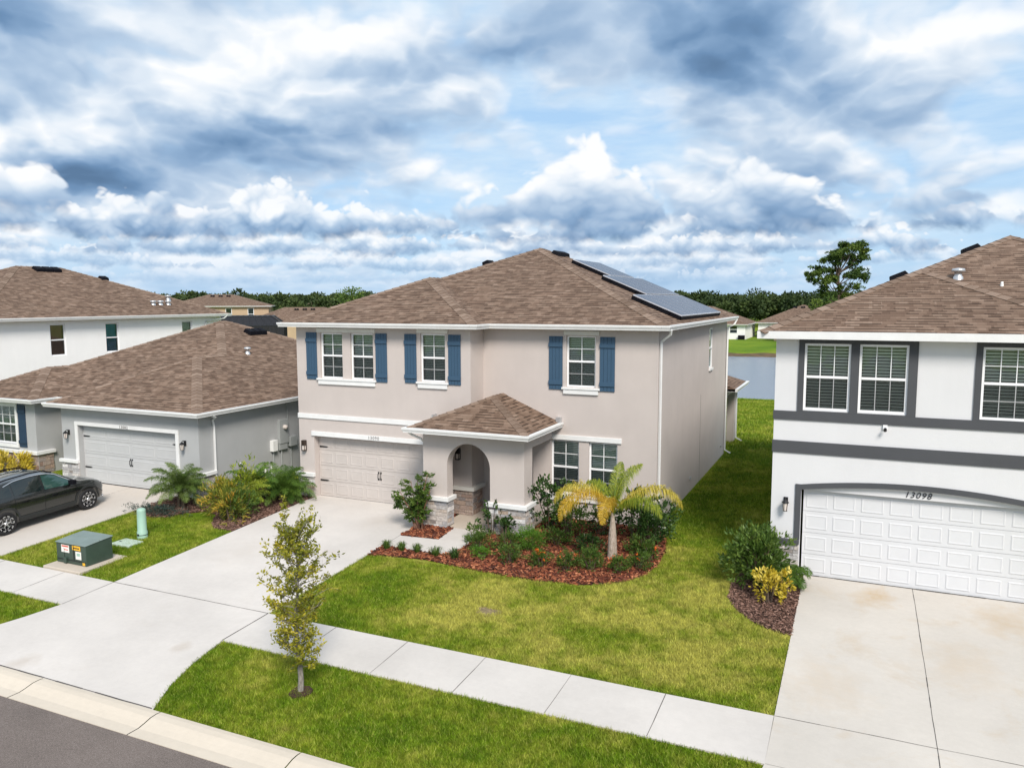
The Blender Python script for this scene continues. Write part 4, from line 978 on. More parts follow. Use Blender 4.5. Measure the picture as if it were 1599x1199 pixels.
    k = MB(); k.tube([(-12.05, 19.55, 2.86), (-12.0, 19.7, 2.75), (-11.78, 19.85, 2.62), (-11.78, 20.0, 2.5), (-11.78, 20.0, .1)], .035, 4); k.build('downspout', 'white trim', h)
    k = MB(); k.box(ex0-.02, Y1-.30, ez+.0, ex0+.02, Y1-.005, ez+.18); k.build('flashing', 'galvanised', ro)
    k = MB(); k.box(ex1-.1, Y2-.14, ez+.02, ex1+.05, Y2-.005, ez+.17); k.build('flashing', 'galvanised', ro)
    # main roof
    xl, xr, yw, yf, yb = XL-.33, XM+.31, Y1-.33, Y2-.33, YB+.33
    ro = hip_roof(h, xl, xr, yf, yb, Z, left=(XW+.33, yw))
    # the wing is wider than the main hip spacing so that the hips run on
    nR = Vector((.42, 0, 1)).normalized(); nFv = Vector((0, -.42, 1)).normalized(); nLv = Vector((-.42, 0, 1)).normalized()
    roof_vent(ro, (-10.75, 28.9, Z+.42*(xr+10.75)), (0, 1, 0), nR, 1.3, .34, .14)
    roof_vent(ro, (-16.0, 24.6, Z+.42*(-16.0-xl)+.02), (0, 1, 0), nLv, .6, .34, .24)
    roof_vent(ro, (-13.0, 27.2, Z+.42*(-13.0-xl)+.02), (0, 1, 0), nLv, .6, .34, .22)
    # solar panels on the slope facing +x
    def arr(x0, y0, nx, ny, pw, ph, off):
        for i in range(nx):
            for j in range(ny):
                xa = x0-i*(ph/math.sqrt(1+.42**2))*1.0; ya = y0+j*(pw+.02); dn = Vector((-1, 0, .42)).normalized(); L = ph-.02
                o0 = Vector((xa, ya, Z+.42*(xr-xa)))+nR*off; c = [o0, o0+Vector((0, pw, 0)), o0+Vector((0, pw, 0))+dn*L, o0+dn*L]
                f = MB(); f.hexa([v-nR*.035 for v in c]+[v+nR*.0 for v in c]); g = f.build('solar_panel', 'solar frame', h)
                ins = .034; u = Vector((0, 1, 0)); c2 = [c[0]+u*ins+dn*ins, c[1]-u*ins+dn*ins, c[2]-u*ins-dn*ins, c[3]+u*ins-dn*ins]; f = MB(); f.poly([v+nR*.003 for v in c2]); f.build('cells', 'solar cells', g, uv=True)
        # rails, feet and the black skirt on the near edge
        k = MB(); dn = Vector((-1, 0, .42)).normalized(); tot = ny*(pw+.02)
        for i in range(nx):
            for f_ in (.22, .78):
                xa = x0-(i+f_)*(ph/math.sqrt(1.1764)); q = Vector((xa, y0-.08, Z+.42*(xr-xa)))+nR*(off-.06); k.tube([q, q+Vector((0, tot+.1, 0))], .022, 4)
                for t_ in range(int(tot/1.2)+1): k.tube([q+Vector((0, .2+1.2*t_, 0))-nR*(off-.05), q+Vector((0, .2+1.2*t_, 0))], .018, 4)
        q0 = Vector((x0, y0+.01, Z+.42*(xr-x0))); q1 = q0+dn*(nx*ph); 
        k.hexa([q0+nR*.01, q1+nR*.01, q1+nR*.01+Vector((0, .02, 0)), q0+nR*.01+Vector((0, .02, 0)), q0+nR*(off-.04), q1+nR*(off-.04), q1+nR*(off-.04)+Vector((0, .02, 0)), q0+nR*(off-.04)+Vector((0, .02, 0))])
        q2 = q0+Vector((0, tot, 0)); k.hexa([q0+nR*.01, q2+nR*.01, q2+dn*.02+nR*.01, q0+dn*.02+nR*.01, q0+nR*(off-.04), q2+nR*(off-.04), q2+dn*.02+nR*(off-.04), q0+dn*.02+nR*(off-.04)])
        k.build('panel_rack', 'vent black', h)
    arr(-5.12, 24.45, 1, 7, 1.04, 1.72, .17); arr(-6.78, 26.55, 1, 5, 1.04, 1.72, .17); arr(-8.42, 27.72, 1, 3, 1.04, 1.60, .17)
    # downspouts
    k = MB(); k.tube([(xr+.08, Y2-.18, 5.86), (xr+.05, Y2-.1, 5.72), (XM+.06, Y2+.10, 5.5), (XM+.05, Y2+.10, 5.3), (XM+.05, Y2+.10, .22), (XM+.12, Y2-.02, .08), (XM+.25, Y2-.2, .05)], .042, 4); k.build('downspout', 'white trim', h)
    k = MB(); k.tube([(xr+.07, YB+.18, 5.86), (xr+.0, YB+.02, 5.66), (XM+.06, YB-.12, 5.5), (XM+.05, YB-.12, .2), (XM+.3, YB-.12, .05)], .045, 4); k.build('downspout', 'white trim', h)
    # lanai at the back corner
    b = MB(); LX = XM-.0; y0, y1 = YB+.005, 37.9
    b.box(XM-.35, y1-.35, 0, XM-.0, y1, 2.72); b.box(XM-.30, y0, 2.45, XM-.01, y1-.36, 2.72); b.box(XL+2, y1-.3, 2.45, XM-.36, y1-.02, 2.72); b.box(XL+2, y1-.35, 0, XL+2.35, y1-.301, 2.44)
    b.build('lanai', st, h)
    r = MB(); zr = 2.84; ye = y1+.4; dd = ye-y0; hh_ = .42*dd; xe = XM+.42; xw = XL+1.6
    r.poly([(xe, y0, zr), (xe, ye, zr), (xe-dd, y0, zr+hh_)]); r.poly([(xe, ye, zr), (xw, ye, zr), (xw, y0, zr+hh_), (xe-dd, y0, zr+hh_)]); r.poly([(xw, ye, zr), (xw, y0, zr), (xw, y0, zr+hh_)])
    r.poly([(XM, y0, zr), (xe, y0, zr), (XM, y0, zr+.17)])
    sf = MB(); sf.poly([(xe, y0, zr-.12), (xw, y0, zr-.12), (xw, ye, zr-.12), (xe, ye, zr-.12)])
    ro2 = r.build('lanai_roof', 'shingles', h, uv=True); sf.build('soffit', 'white trim', ro2); gutter(h, [(xe, y0), (xe, ye), (xw, ye)], zr)
    k = MB(); k.tube([(XM+.40, y1+.30, 2.7), (XM+.1, y1+.1, 2.5), (XM+.05, y1-.1, 2.4), (XM+.05, y1-.1, .2), (XM+.35, y1-.1, .05)], .045, 4); k.build('downspout', 'white trim', h)
    for y_ in (27.0, 33.5):
        k = MB(); S.box(k, y_, y_+.1, .0005, .06, .45, .55); k.build('hose_bib', 'galvanised', h)
beige_house()

# ------------------------------------------------------------------ white two-storey house with charcoal trim
def charcoal_house():
    XL, XW, XR, Y, Y2, YB, Z = -1.80, 4.6, 9.3, 19.67, 20.3, 33.2, 5.95
    h = thing('house', (3.7, 19.67, 0), 'white two-storey house with wide charcoal bands and a white double garage', 'house')
    F, S, SL = front(Y), side(XR), Fr(XL, 0, (0, 1), (-1, 0)); st = 'white stucco'; zt = Z-.06; b = MB()
    W = [(-1.15, -.15, 4.10, 5.67), (.04, 1.05, 4.10, 5.67), (2.49, 3.49, 4.08, 5.66)]
    # segmental garage opening: rectangular hole closed above by an arched header
    wall(b, F, XL, XW, -.2, zt, [(-1.12, 3.86, -.2, 2.36, .22)]+W)
    wall(b, front(Y2), XW, XR, -.2, zt, [(5.6, 6.6, 4.1, 5.66), (6.2, 7.2, .05, 2.2, .2)])
    b.poly([(XW, Y, -.2), (XW, Y2, -.2), (XW, Y2, zt), (XW, Y, zt)])
    wall(b, SL, Y, YB, -.2, zt); wall(b, S, Y2, YB, -.2, zt); b.poly([(XL, YB, -.2), (XR, YB, -.2), (XR, YB, zt), (XL, YB, zt)])
    xa, xb, N = -1.12, 3.86, 20; rise, z0 = .20, 2.14; xc = (xa+xb)/2
    def az(x): return z0+.02+rise*(1-((x-xc)/((xb-xa)/2))**2)
    for i in range(N):
        x0, x1 = xa+(xb-xa)*i/N, xa+(xb-xa)*(i+1)/N
        b.poly([(x0, Y+.001, az(x0)), (x1, Y+.001, az(x1)), (x1, Y+.001, 2.37), (x0, Y+.001, 2.37)])
    b.poly([(xa, Y+.08, 2.14), (xb, Y+.08, 2.14), (xb, Y+.08, 2.37), (xa, Y+.08, 2.37)])   # white panel that carries the number
    b.build('wall', st, h)
    garage_door(h, F, -1.07, .0, -.20, 'white door', hardware=False)
    k = MB()
    for i in range(N):
        x0, x1 = xa+(xb-xa)*i/N, xa+(xb-xa)*(i+1)/N; t = .125
        k.hexa([(x0, Y-.03, az(x0)), (x1, Y-.03, az(x1)), (x1, Y-.0005, az(x1)), (x0, Y-.0005, az(x0)), (x0, Y-.03, az(x0)+t), (x1, Y-.03, az(x1)+t), (x1, Y-.0005, az(x1)+t), (x0, Y-.0005, az(x0)+t)])
    F.box(k, xa-.13, xa-.0, .0005, .032, .92, az(xa)+.125); F.box(k, xb+.0, xb+.13, .0005, .032, .92, az(xb)+.125)
    k.build('door_surround', 'charcoal stucco', h)
    house_number(h, '13098', 1.38, Y+.07, 2.235, .19, .25)
    k = MB(); F.box(k, XL-.02, XW+.02, .0005, .035, 3.04, 3.33); k.build('trim_band', 'charcoal stucco', h, bevel=.006)
    k = MB(); F.box(k, XL-.02, XW+.02, .0005, .035, 3.84, 4.05); k.build('trim_band', 'charcoal stucco', h, bevel=.006)
    k = MB(); pz = 4.052
    for posts, gaps, zz in ((((-1.28, -1.152), (-.148, .038), (1.052, 1.24)), ((-1.152, -.148), (.038, 1.052)), 5.672), (((2.36, 2.488), (3.492, 3.62)), ((2.488, 3.492),), 5.662)):
        k = MB()
        for a0, a1 in posts: F.box(k, a0, a1, .0005, .033, pz, 5.80)
        for a0, a1 in gaps: F.box(k, a0, a1, .0005, .033, zz, 5.80); F.box(k, a0, a1, .0005, .033, pz, 4.075)
        k.build('window_surround', 'charcoal stucco', h)
    for s0, s1, z0_, z1_ in W: window(h, F, s0, s1, z0_, z1_, dep=.03, grid=(3, 2) if s0 > 2 else (3, 1), lower_grid=True, blind='blind pale', pitch=.072)
    window(h, front(Y2), 5.6, 6.6, 4.1, 5.66, grid=(3, 2), blind='blind pale')
    k = MB(); k.box(6.2, Y2+.15, .05, 7.2, Y2+.19, 2.2); k.build('door', 'door dark', h)
    ledgestone(h, [(F, XL-.05, -1.13, -.1, .80, .06), (SL, Y, Y+.6, -.1, .80, .05)], seed=12); ledgestone(h, [(F, 3.88, XW+.05, -.1, .80, .06)], seed=13)
    k = MB(); k.box(XL-.11, Y-.11, .81, -1.125, Y-.0005, .92); k.box(XL-.11, Y, .81, XL-.0005, Y+.62, .92); k.build('stone_cap', 'charcoal stucco', h, bevel=.006)
    k = MB(); k.box(3.865, Y-.11, .81, XW+.11, Y-.0005, .92); k.build('stone_cap', 'charcoal stucco', h, bevel=.006)
    wall_lamp(h, F, -1.46, 1.78); wall_lamp(h, F, 4.25, 1.78)
    k = MB(); F.box(k, .59, .68, .0005, .05, 3.74, 3.84); k.lathe((.635, Y-.09, 3.76), [(0, 0), (.035, .01), (.035, .08), (0, .09)], 10, 1, (0, -.6, -.3)); k.build('security_camera', ['white frame', 'black metal'], h)
    k = MB(); SL.box(k, 21.0, 21.35, .0005, .12, .9, 1.6); k.build('meter_box', 'grey box', h, bevel=.01)
    xl, xr = XL-.37, XR+.37
    ro = hip_roof(h, xl, xr, Y2-.35, YB+.35, Z, left=(XW+.37, Y-.35), gut=False)
    out = [(xl, Y-.35), (XW+.37, Y-.35), (XW+.37, Y2-.35), (xr, Y2-.35), (xr, YB+.35), (xl, YB+.35)]
    gutter(h, out, Z, closed=True, prof=[(0, .012), (.035, .012), (.035, -.165), (0, -.165)], name='fascia')
    nL = Vector((-.42, 0, 1)).normalized(); nF = Vector((0, -.42, 1)).normalized()
    def L(x, y): return (x, y, Z+.42*(x-xl))
    roof_vent(ro, Vector(L(.95, 24.0)), (0, 1, 0), nL, .62, .5, .15); roof_vent(ro, Vector(L(2.85, 26.1)), (0, 1, 0), nL, .62, .5, .15)
    def Fp(x, y, f): return (x, y, Z+.42*(y-(f-.35)))
    pipe_vent(ro, Fp(2.25, 23.0, Y2), .16, .09, True); pipe_vent(ro, Fp(3.15, 22.5, Y2), .10, .03)
charcoal_house()

# ------------------------------------------------------------------ grey single-storey house
def grey_house():
    XR, Y, YL, YB, Z = -20.3, 19.55, 19.85, 34, 2.97; XG = -27.1; XS = -29.0; XL = -33.0
    h = thing('house', (-26.6, 19.55, 0), 'grey single-storey house with a brown shingle roof and a two-car garage', 'house'); st = 'grey stucco'; zt = Z-.06
    F, S, FL = front(Y), side(XR), front(YL); SS = side(XS); b = MB()
    wall(b, F, XG, XR, -.2, zt, [(-26.22, -21.34, -.2, 2.15, .22)])
    wall(b, S, Y, YB, -.2, zt)
    Wn = [(-31.6, -30.15, 1.12, 2.62)]
    wall(b, FL, XL, XS, -.2, zt, Wn); wall(b, SS, YL, 22.4, -.2, zt); b.poly([(XG, Y, -.2), (XG, 22.4, -.2), (XG, 22.4, zt), (XG, Y, zt)])
    b.poly([(XS, 22.4, -.2), (XG, 22.4, -.2), (XG, 22.4, zt), (XS, 22.4, zt)]); b.poly([(XL, YL, -.2), (XL, YB, -.2), (XL, YB, zt), (XL, YL, zt)]); b.poly([(XL, YB, -.2), (XR, YB, -.2), (XR, YB, zt), (XL, YB, zt)])
    b.build('wall', st, h)
    k = MB(); k.box(-28.5, 22.34, .05, -27.55, 22.395, 2.1); k.build('door', 'door dark', h)
    garage_door(h, F, -26.22, .03, -.2, 'grey door', long_panels=True)
    k = MB(); F.box(k, -26.36, -26.225, .0005, .045, .86, 2.17); F.box(k, -21.335, -21.20, .0005, .045, .0, 2.17); F.box(k, -26.36, -21.20, .0005, .05, 2.172, 2.30); k.build('door_trim', 'white trim', h, bevel=.006)
    house_number(h, '13082', -23.8, Y-.055, 2.235, .15, m='number grey')
    window(h, FL, *Wn[0], grid=(3, 2))
    k = MB(); FL.box(k, -31.75, -31.602, .0005, .05, 1.1, 2.76); FL.box(k, -30.148, -30.02, .0005, .05, 1.1, 2.76); FL.box(k, -31.6, -30.15, .0005, .05, 2.622, 2.76); FL.box(k, -31.75, -30.02, .0005, .075, .98, 1.098); k.build('window_trim', 'white trim', h, bevel=.005)
    shutter(h, FL, -29.99, -29.56, 1.02, 2.70, 'dark blue shutter')
    ledgestone(h, [(FL, XL-.05, XS+.07, -.1, .77, .06), (SS, YL, YL+.62, -.1, .77, .06)], 'brown ledgestone', seed=21, hmin=.10, hmax=.2)
    k = MB(); k.box(XL-.1, YL-.13, .78, XS+.13, YL-.0005, .91); k.box(XS+.0005, YL, .78, XS+.13, YL+.68, .91); k.build('stone_cap', 'white trim', h, bevel=.008)
    ledgestone(h, [(F, XG-.05, -26.23, -.1, .73, .06)], seed=22); ledgestone(h, [(F, -21.19, XR+.06, -.1, .73, .06), (S, Y, Y+.62, -.1, .73, .06)], seed=23)
    k = MB(); k.box(XG-.11, Y-.12, .74, -26.225, Y-.0005, .86); k.build('stone_cap', 'white trim', h, bevel=.008)
    k = MB(); k.box(-21.195, Y-.12, .74, XR+.12, Y-.0005, .86); k.box(XR+.0005, Y, .74, XR+.12, Y+.66, .86); k.build('stone_cap', 'white trim', h, bevel=.008)
    wall_lamp(h, F, -26.72, 1.80); wall_lamp(h, F, -20.92, 1.80)
    # roof
    xl, xr = XL-.33, XR+.31; yf = 20.55
    ro = hip_roof(h, xl, xr, yf, YB+.33, Z, left=(XS+.36, YL-.35), right=(XG-.31, Y-.33))
    nF, nL, nR = Vector((0, -.42, 1)).normalized(), Vector((-.42, 0, 1)).normalized(), Vector((.42, 0, 1)).normalized()
    def Rp(x, y): return (x, y, Z+.42*(xr-x))
    roof_vent(ro, Vector(Rp(-25.35, 28.05))+nR*.01, (0, 1, 0), nR, 1.15, .45, .17)
    pipe_vent(ro, Rp(-23.6, 25.6), .18, .08, True)
    k = MB(); k.tube([(xr+.07, 19.75, 2.88), (xr+.03, 20.0, 2.76), (XR+.06, 20.15, 2.62), (XR+.05, 20.2, 2.4), (XR+.05, 20.2, .18), (XR+.15, 20.1, .06), (XR+.35, 19.95, .04)], .042, 4); k.build('downspout', 'white trim', h)
    # meters and conduits on the side wall
    def sb(name, y0, y1, z0, z1, d, m='grey box'):
        k = MB(); S.box(k, y0, y1, .0005, d, z0, z1); return k.build(name, m, h, bevel=.008)
    e = sb('meter_box', 23.45, 23.95, .92+.30, 2.15, .13); k = MB(); k.lathe((XR+.13, 23.72, 1.85), [(.09, 0), (.09, .08), (.07, .12), (0, .13)], 14, 0, (1, 0, 0)); k.build('meter_dial', 'lamp glass', e, smooth=True)
    sb('switch_box', 23.02, 23.28, 1.0, 1.42, .16, 'pvc white'); sb('junction_box', 23.45, 23.9, .98, 1.21, .11); sb('disconnect_box', 24.0, 24.4, 1.05, 1.42, .18)
    for y, z1, r in ((23.15, 1.0, .025), (23.6, .98, .028), (24.15, 1.05, .025), (24.0, 2.8, .022)):
        k = MB(); k.tube([(XR+.05, y, -.05 if z1 < 2 else 1.9), (XR+.05, y, z1)], r, 6); k.build('conduit', 'grey box', h)
    k = MB(); k.tube([(XR+.01, 21.45, .85), (XR+.10, 21.45, .85), (XR+.12, 21.45, .78)], .03, 6); S.box(k, 21.38, 21.52, .0005, .03, .79, .9); k.build('hose_bib', 'galvanised', h)
    for y in (22.45, 22.78):
        k = MB(); k.tube([(XR+.25, y, -.05), (XR+.25, y, .62)], .03, 8); k.tube([(XR+.25, y, .60), (XR+.25, y, .68)], .04, 8, 1); k.build('standpipe', ['pvc white', 'black metal'], h)
grey_house()

# ------------------------------------------------------------------ white two-storey house behind
def rear_white_house():
    XR, YF, YB, Z = -35.5, 21.9, 36.36, 5.93; XL = -47.4
    h = thing('house', (-41.5, 21.9, 0), 'plain white two-storey house behind the grey one, with brown and teal curtains', 'house'); b = MB(); S = side(XR); zt = Z-.06
    W = [(25.32, 26.12, 4.08, 5.60, 'curtain brown'), (28.36, 29.14, 4.08, 5.58, 'curtain teal'), (33.35, 34.1, 4.05, 5.55, None)]
    wall(b, S, YF, YB, -.2, zt, [w[:4] for w in W]); b.poly([(XL, YF, -.2), (XR, YF, -.2), (XR, YF, zt), (XL, YF, zt)]); b.poly([(XL, YF, -.2), (XL, YB, -.2), (XL, YB, zt), (XL, YF, zt)]); b.poly([(XL, YB, -.2), (XR, YB, -.2), (XR, YB, zt), (XL, YB, zt)])
    b.build('wall', 'white stucco far', h)
    for w in W: window(h, S, *w[:4], dep=.07, grid=None, curtain=w[4], blinds_lower=False)
    xr = XR+.35
    ro = hip_roof(h, XL-.35, xr, YF-.35, YB+.35, Z); nR = Vector((.42, 0, 1)).normalized()
    def Rp(x, y): return (x, y, Z+.42*(xr-x))
    roof_vent(ro, Vector(Rp(-41.0, 29.3)), (0, 1, 0), nR, 1.5, .5, .16); roof_vent(ro, Vector(Rp(-40.0, 32.0)), (0, 1, 0), nR, .5, .4, .14)
    for y in (32.35, 32.85, 33.4): pipe_vent(ro, Rp(-36.55, y), .12, .10, True)
    pipe_vent(ro, Rp(-37.2, 34.0), .16, .10, True)
    k = MB(); k.tube([(xr+.08, YB+.1, 5.84), (xr, YB-.1, 5.66), (XR+.06, YB-1.2, 5.5), (XR+.05, YB-1.3, 5.3), (XR+.05, YB-1.3, .1)], .045, 4); k.build('downspout', 'white trim', h)
rear_white_house()

# ------------------------------------------------------------------ houses in the distance
def far_house(x0, x1, y0, y1, Z, m, label, base=-.1, wins=(), rz=0, patio=None, group='brown-roofed houses in the distance', sl=.42, vents=3, roofname='roof'):
    h = thing('house', ((x0+x1)/2, y0, base), label, 'house', group); b = MB(); cx, cy = (x0+x1)/2, (y0+y1)/2
    b.box(x0, y0, base-.5, x1, y1, Z-.05); 
    b.build('wall', m, h)
    for kind, fr, a0, a1, z0, z1 in wins:
        k = MB(); fr.box(k, a0-.08, a1+.08, .0005, .03, z0-.08, z1+.08); w = k.build('window', 'white frame', h)
        k = MB(); fr.box(k, a0, a1, .031, .034, z0, (z0+z1)/2-.04); fr.box(k, a0, a1, .031, .034, (z0+z1)/2+.04, z1); k.build('pane', 'car glass', w)
    if Z > base:
        ro = hip_roof(h, x0-.45, x1+.45, y0-.45, y1+.45, Z, sl, gut=True)
        nF = Vector((0, -sl, 1)).normalized(); w = min(x1-x0, y1-y0)/2
        for i in range(vents):
            x = cx+(i-(vents-1)/2)*1.4; roof_vent(ro, (x, y0+w*.82, Z+sl*(w*.82+.45)), (1, 0, 0), nF, .8, .45, .2)
    if rz:
        h.rotation_euler[2] = rz
    return h
def fw(y, l): return [('w', front(y), *q) for q in l]
# beyond the pond, seen between the beige and the white house
far_house(-36, -18.3, 142.2, 156, 2.35, 'white stucco far', 'white bungalow beyond the pond with a small dark window, nearer of the pair', -.3, fw(142.2, [(-20.9, -19.7, 1.15-.3, 2.75-.7), (-27, -25.8, .7, 2.0)]))
far_house(-17.2, -2.5, 151.5, 166, 2.45, 'white stucco far', 'white bungalow beyond the pond with a white rear patio, further back', -.3, fw(151.5, [(-14.4, -13.0, -.2, 1.8), (-9, -7.5, .6, 2.0)]))
far_house(-13.2, 2, 139.5, 150, 2.3, 'tan stucco', 'tan bungalow beyond the pond next to the charcoal-trimmed house', -.3, fw(139.5, [(-5, -3.6, .6, 2.0)]))
far_house(8, 24, 141, 155, 2.4, 'white stucco far', 'white bungalow beyond the pond behind the charcoal-trimmed house', -.3)
k_ = MB(); k_.box(-19.4, 141.3, -.35, -18.3, 141.95, .45); tag(k_.build('air_conditioner', 'vent black', bevel=.03), 'black outdoor air conditioner against the far white bungalow', 'air conditioner')
# left gap between the houses
def rot_house(px, py, w, d, Z, m, label, ang, **kw):
    """a house built round its own centre and turned on its plot"""
    h = far_house(-w/2, w/2, -d/2, d/2, Z, m, label, kw.get('base', -.2), fw(-d/2, kw.get('wins', [])), vents=kw.get('vents', 3), sl=kw.get('sl', .42))
    for c in h.children: c.location = c.location
    h.location = Vector((px, py, 0))+Matrix.Rotation(R(ang), 3, 'Z')@Vector(h.location); h.rotation_euler[2] = R(ang); return h
rot_house(-109.5, 112.5, 17.5, 13, 5.75, 'tan stucco', 'tan two-storey house far behind the white house', 38, wins=[(-3.4, -2.4, 4.2, 5.3), (1.4, 2.3, 3.3, 5.3), (5.2, 6.1, 3.3, 5.3)], vents=3, sl=.30)
rot_house(-131, 170, 16, 15, 3.7, 'tan stucco', 'distant bungalow roof peeping over between the tan house and the long roof', 40, vents=0, sl=.42)
rot_house(-91, 113.5, 20, 13, 3.0, 'tan stucco', 'long low bungalow with a pale brown roof behind the black pool cage', 38, vents=3, sl=.36)
rot_house(-92, 134, 13, 12, 3.3, 'tan stucco', 'small pale roof behind the dark bush, right of the long roof', 38, vents=1, sl=.32)
def pool_cage():
    t = thing('pool_cage', (-62.8, 68.0, 0), 'black screened pool enclosure behind the grey roof', 'pool cage'); t.rotation_euler[2] = 0
    c = Vector((-62.8, 68.0, 0)); M = Matrix.Rotation(R(38), 3, 'Z'); w, d, z0, z1 = 8.6, 8, 4.0, 5.0
    def q(x, y, z): return c+M@Vector((x, y, z))
    b = MB(); n = 10; A = [(-w/2, -d/2), (w/2, -d/2), (w/2, d/2), (-w/2, d/2)]; B = [(-w/2+1.3, -d/2+1.3), (w/2-1.3, -d/2+1.3), (w/2-1.3, d/2-1.3), (-w/2+1.3, d/2-1.3)]
    s = MB()
    for i in range(4):
        a, e = A[i], A[(i+1) % 4]; ai, ei = B[i], B[(i+1) % 4]
        s.poly([q(*a, 0), q(*e, 0), q(*e, z0), q(*a, z0)]); s.poly([q(*a, z0), q(*e, z0), q(*ei, z1), q(*ai, z1)])
        for j in range(n+1):
            f = j/n; x, y = a[0]+(e[0]-a[0])*f, a[1]+(e[1]-a[1])*f; xi, yi = ai[0]+(ei[0]-ai[0])*f, ai[1]+(ei[1]-ai[1])*f
            b.tube([q(x, y, 0), q(x, y, z0), q(xi, yi, z1)], .045, 4)
        for z in (.1, 1.2, 2.6, z0): b.tube([q(*a, z), q(*e, z)], .045, 4)
        b.tube([q(*ai, z1), q(*ei, z1)], .05, 4)
    s.poly([q(*p, z1) for p in B])
    for j in range(1, n): b.tube([q(B[0][0]+(B[1][0]-B[0][0])*j/n, B[0][1], z1), q(B[0][0]+(B[1][0]-B[0][0])*j/n, B[2][1], z1)], .04, 4)
    b.build('frame', 'black metal', t); s.build('screen', 'cage mesh', t)
pool_cage()

# ------------------------------------------------------------------ utilities
def transformer():
    x0, x1, y0, y1 = -19.35, -18.22, 13.58, 14.38; z = G(-18.8, 14)
    p = MB(); p.hexa([(x, y, z-.25) for x, y in ((-19.42, 13.22), (-18.02, 13.22), (-18.02, 14.66), (-19.42, 14.66))]+[(x, y, z+.055) for x, y in ((-19.42, 13.22), (-18.02, 13.22), (-18.02, 14.66), (-19.42, 14.66))])
    t = thing('electrical_cabinet', (-18.78, 13.98, z+.055), 'dark green metal transformer cabinet with warning stickers on a concrete pad', 'transformer')
    p.build('concrete_pad', 'porch concrete', t, bevel=.02)
    z += .056; b = MB(); zt = z+.60
    b.hexa([(x0, y0, z), (x1, y0, z), (x1, y1, z), (x0, y1, z), (x0, y0+.0, zt-.06), (x1, y0, zt-.06), (x1, y1, zt), (x0, y1, zt)]); b.build('cabinet', 'transformer green', t, bevel=.015)
    b = MB(); b.hexa([(x0-.02, y0-.03, zt-.055), (x1+.02, y0-.03, zt-.055), (x1+.02, y0+.42, zt-.02), (x0-.02, y0+.42, zt-.02), (x0, y0-.02, zt-.03), (x1, y0-.02, zt-.03), (x1, y0+.42, zt+.01), (x0, y0+.42, zt+.01)]); b.build('lid', 'transformer top', t, bevel=.01)
    b = MB(); b.hexa([(x0-.02, y0+.43, zt-.02), (x1+.02, y0+.43, zt-.02), (x1+.02, y1+.03, zt+.005), (x0-.02, y1+.03, zt+.005), (x0, y0+.44, zt+.012), (x1, y0+.44, zt+.012), (x1, y1+.02, zt+.03), (x0, y1+.02, zt+.03)]); b.build('lid', 'transformer top', t, bevel=.01)
    F = front(y0)
    b = MB(); F.box(b, x0+.30, x0+.31, .0005, .006, z+.02, z+.42); F.box(b, x0+.66, x0+.68, .0005, .01, z+.12, z+.55); F.box(b, x0-.0+.02, x1-.02, .0005, .012, z+.10, z+.115); b.build('door_seam', 'black metal', t)
    b = MB(); F.box(b, x0+.32, x0+.42, .0005, .05, z+.02, z+.17); b.build('latch', 'transformer green', t, bevel=.005)
    b = MB(); F.box(b, x0+.20, x0+.50, .0005, .004, z+.30, z+.50); k = b.build('warning_label', 'label white', t)
    b = MB(); F.box(b, x0+.22, x0+.48, .0042, .005, z+.445, z+.485); F.box(b, x0+.30, x0+.46, .0042, .005, z+.36, z+.385); b.build('label_print', 'label red', k)
    b = MB(); F.box(b, x0+.74, x0+.95, .0005, .004, z+.16, z+.37); k = b.build('warning_label', 'label white', t)
    b = MB(); F.box(b, x0+.78, x0+.91, .0042, .005, z+.25, z+.33); b.build('label_print', 'pedestal green', k)
    b = MB(); F.box(b, x0+.62, x0+.93, .0005, .004, z+.40, z+.52); k = b.build('warning_label', 'label yellow', t)
    b = MB(); F.box(b, x0+.66, x0+.89, .0042, .005, z+.44, z+.47); b.build('label_print', 'black metal', k)
    b = MB(); F.box(b, x1-.14, x1-.05, .0005, .006, z+.02, z+.10); b.build('warning_label', 'label yellow', t)
transformer()
def pedestal():
    x, y = -18.93, 15.95; z = G(x, y); t = thing('cable_pedestal', (x, y, z), 'pale green round utility pedestal standing in the grass', 'utility post')
    b = MB(); b.lathe((x, y, z), [(.145, -.05), (.145, .20), (.128, .22), (.122, .80), (.116, .86), (.07, .885), (0, .89)], 24); b.build('post', 'pedestal green', t, smooth=True)
    b = MB(); b.lathe((x, y, z), [(.149, .10), (.151, .11), (.149, .12)], 24); b.box(x-.03, y-.152, z+.09, x+.03, y-.142, z+.15); b.build('band', 'black metal', t)
    x0, y0 = -18.93, 15.42; t = thing('utility_cover', (x0, y0, G(x0, y0)), 'flat pale green utility cover in the grass beside the green post', 'utility cover')
    b = MB(); b.box(x0-.36, y0-.26, G(x0, y0)-.05, x0+.36, y0+.26, G(x0, y0)+.05); b.build('lid', 'lid green', t, bevel=.012)
    b = MB(); b.box(x0-.28, y0-.04, G(x0, y0)+.0505, x0-.2, y0+.0, G(x0, y0)+.056); b.build('bolt', 'black metal', t)
pedestal()

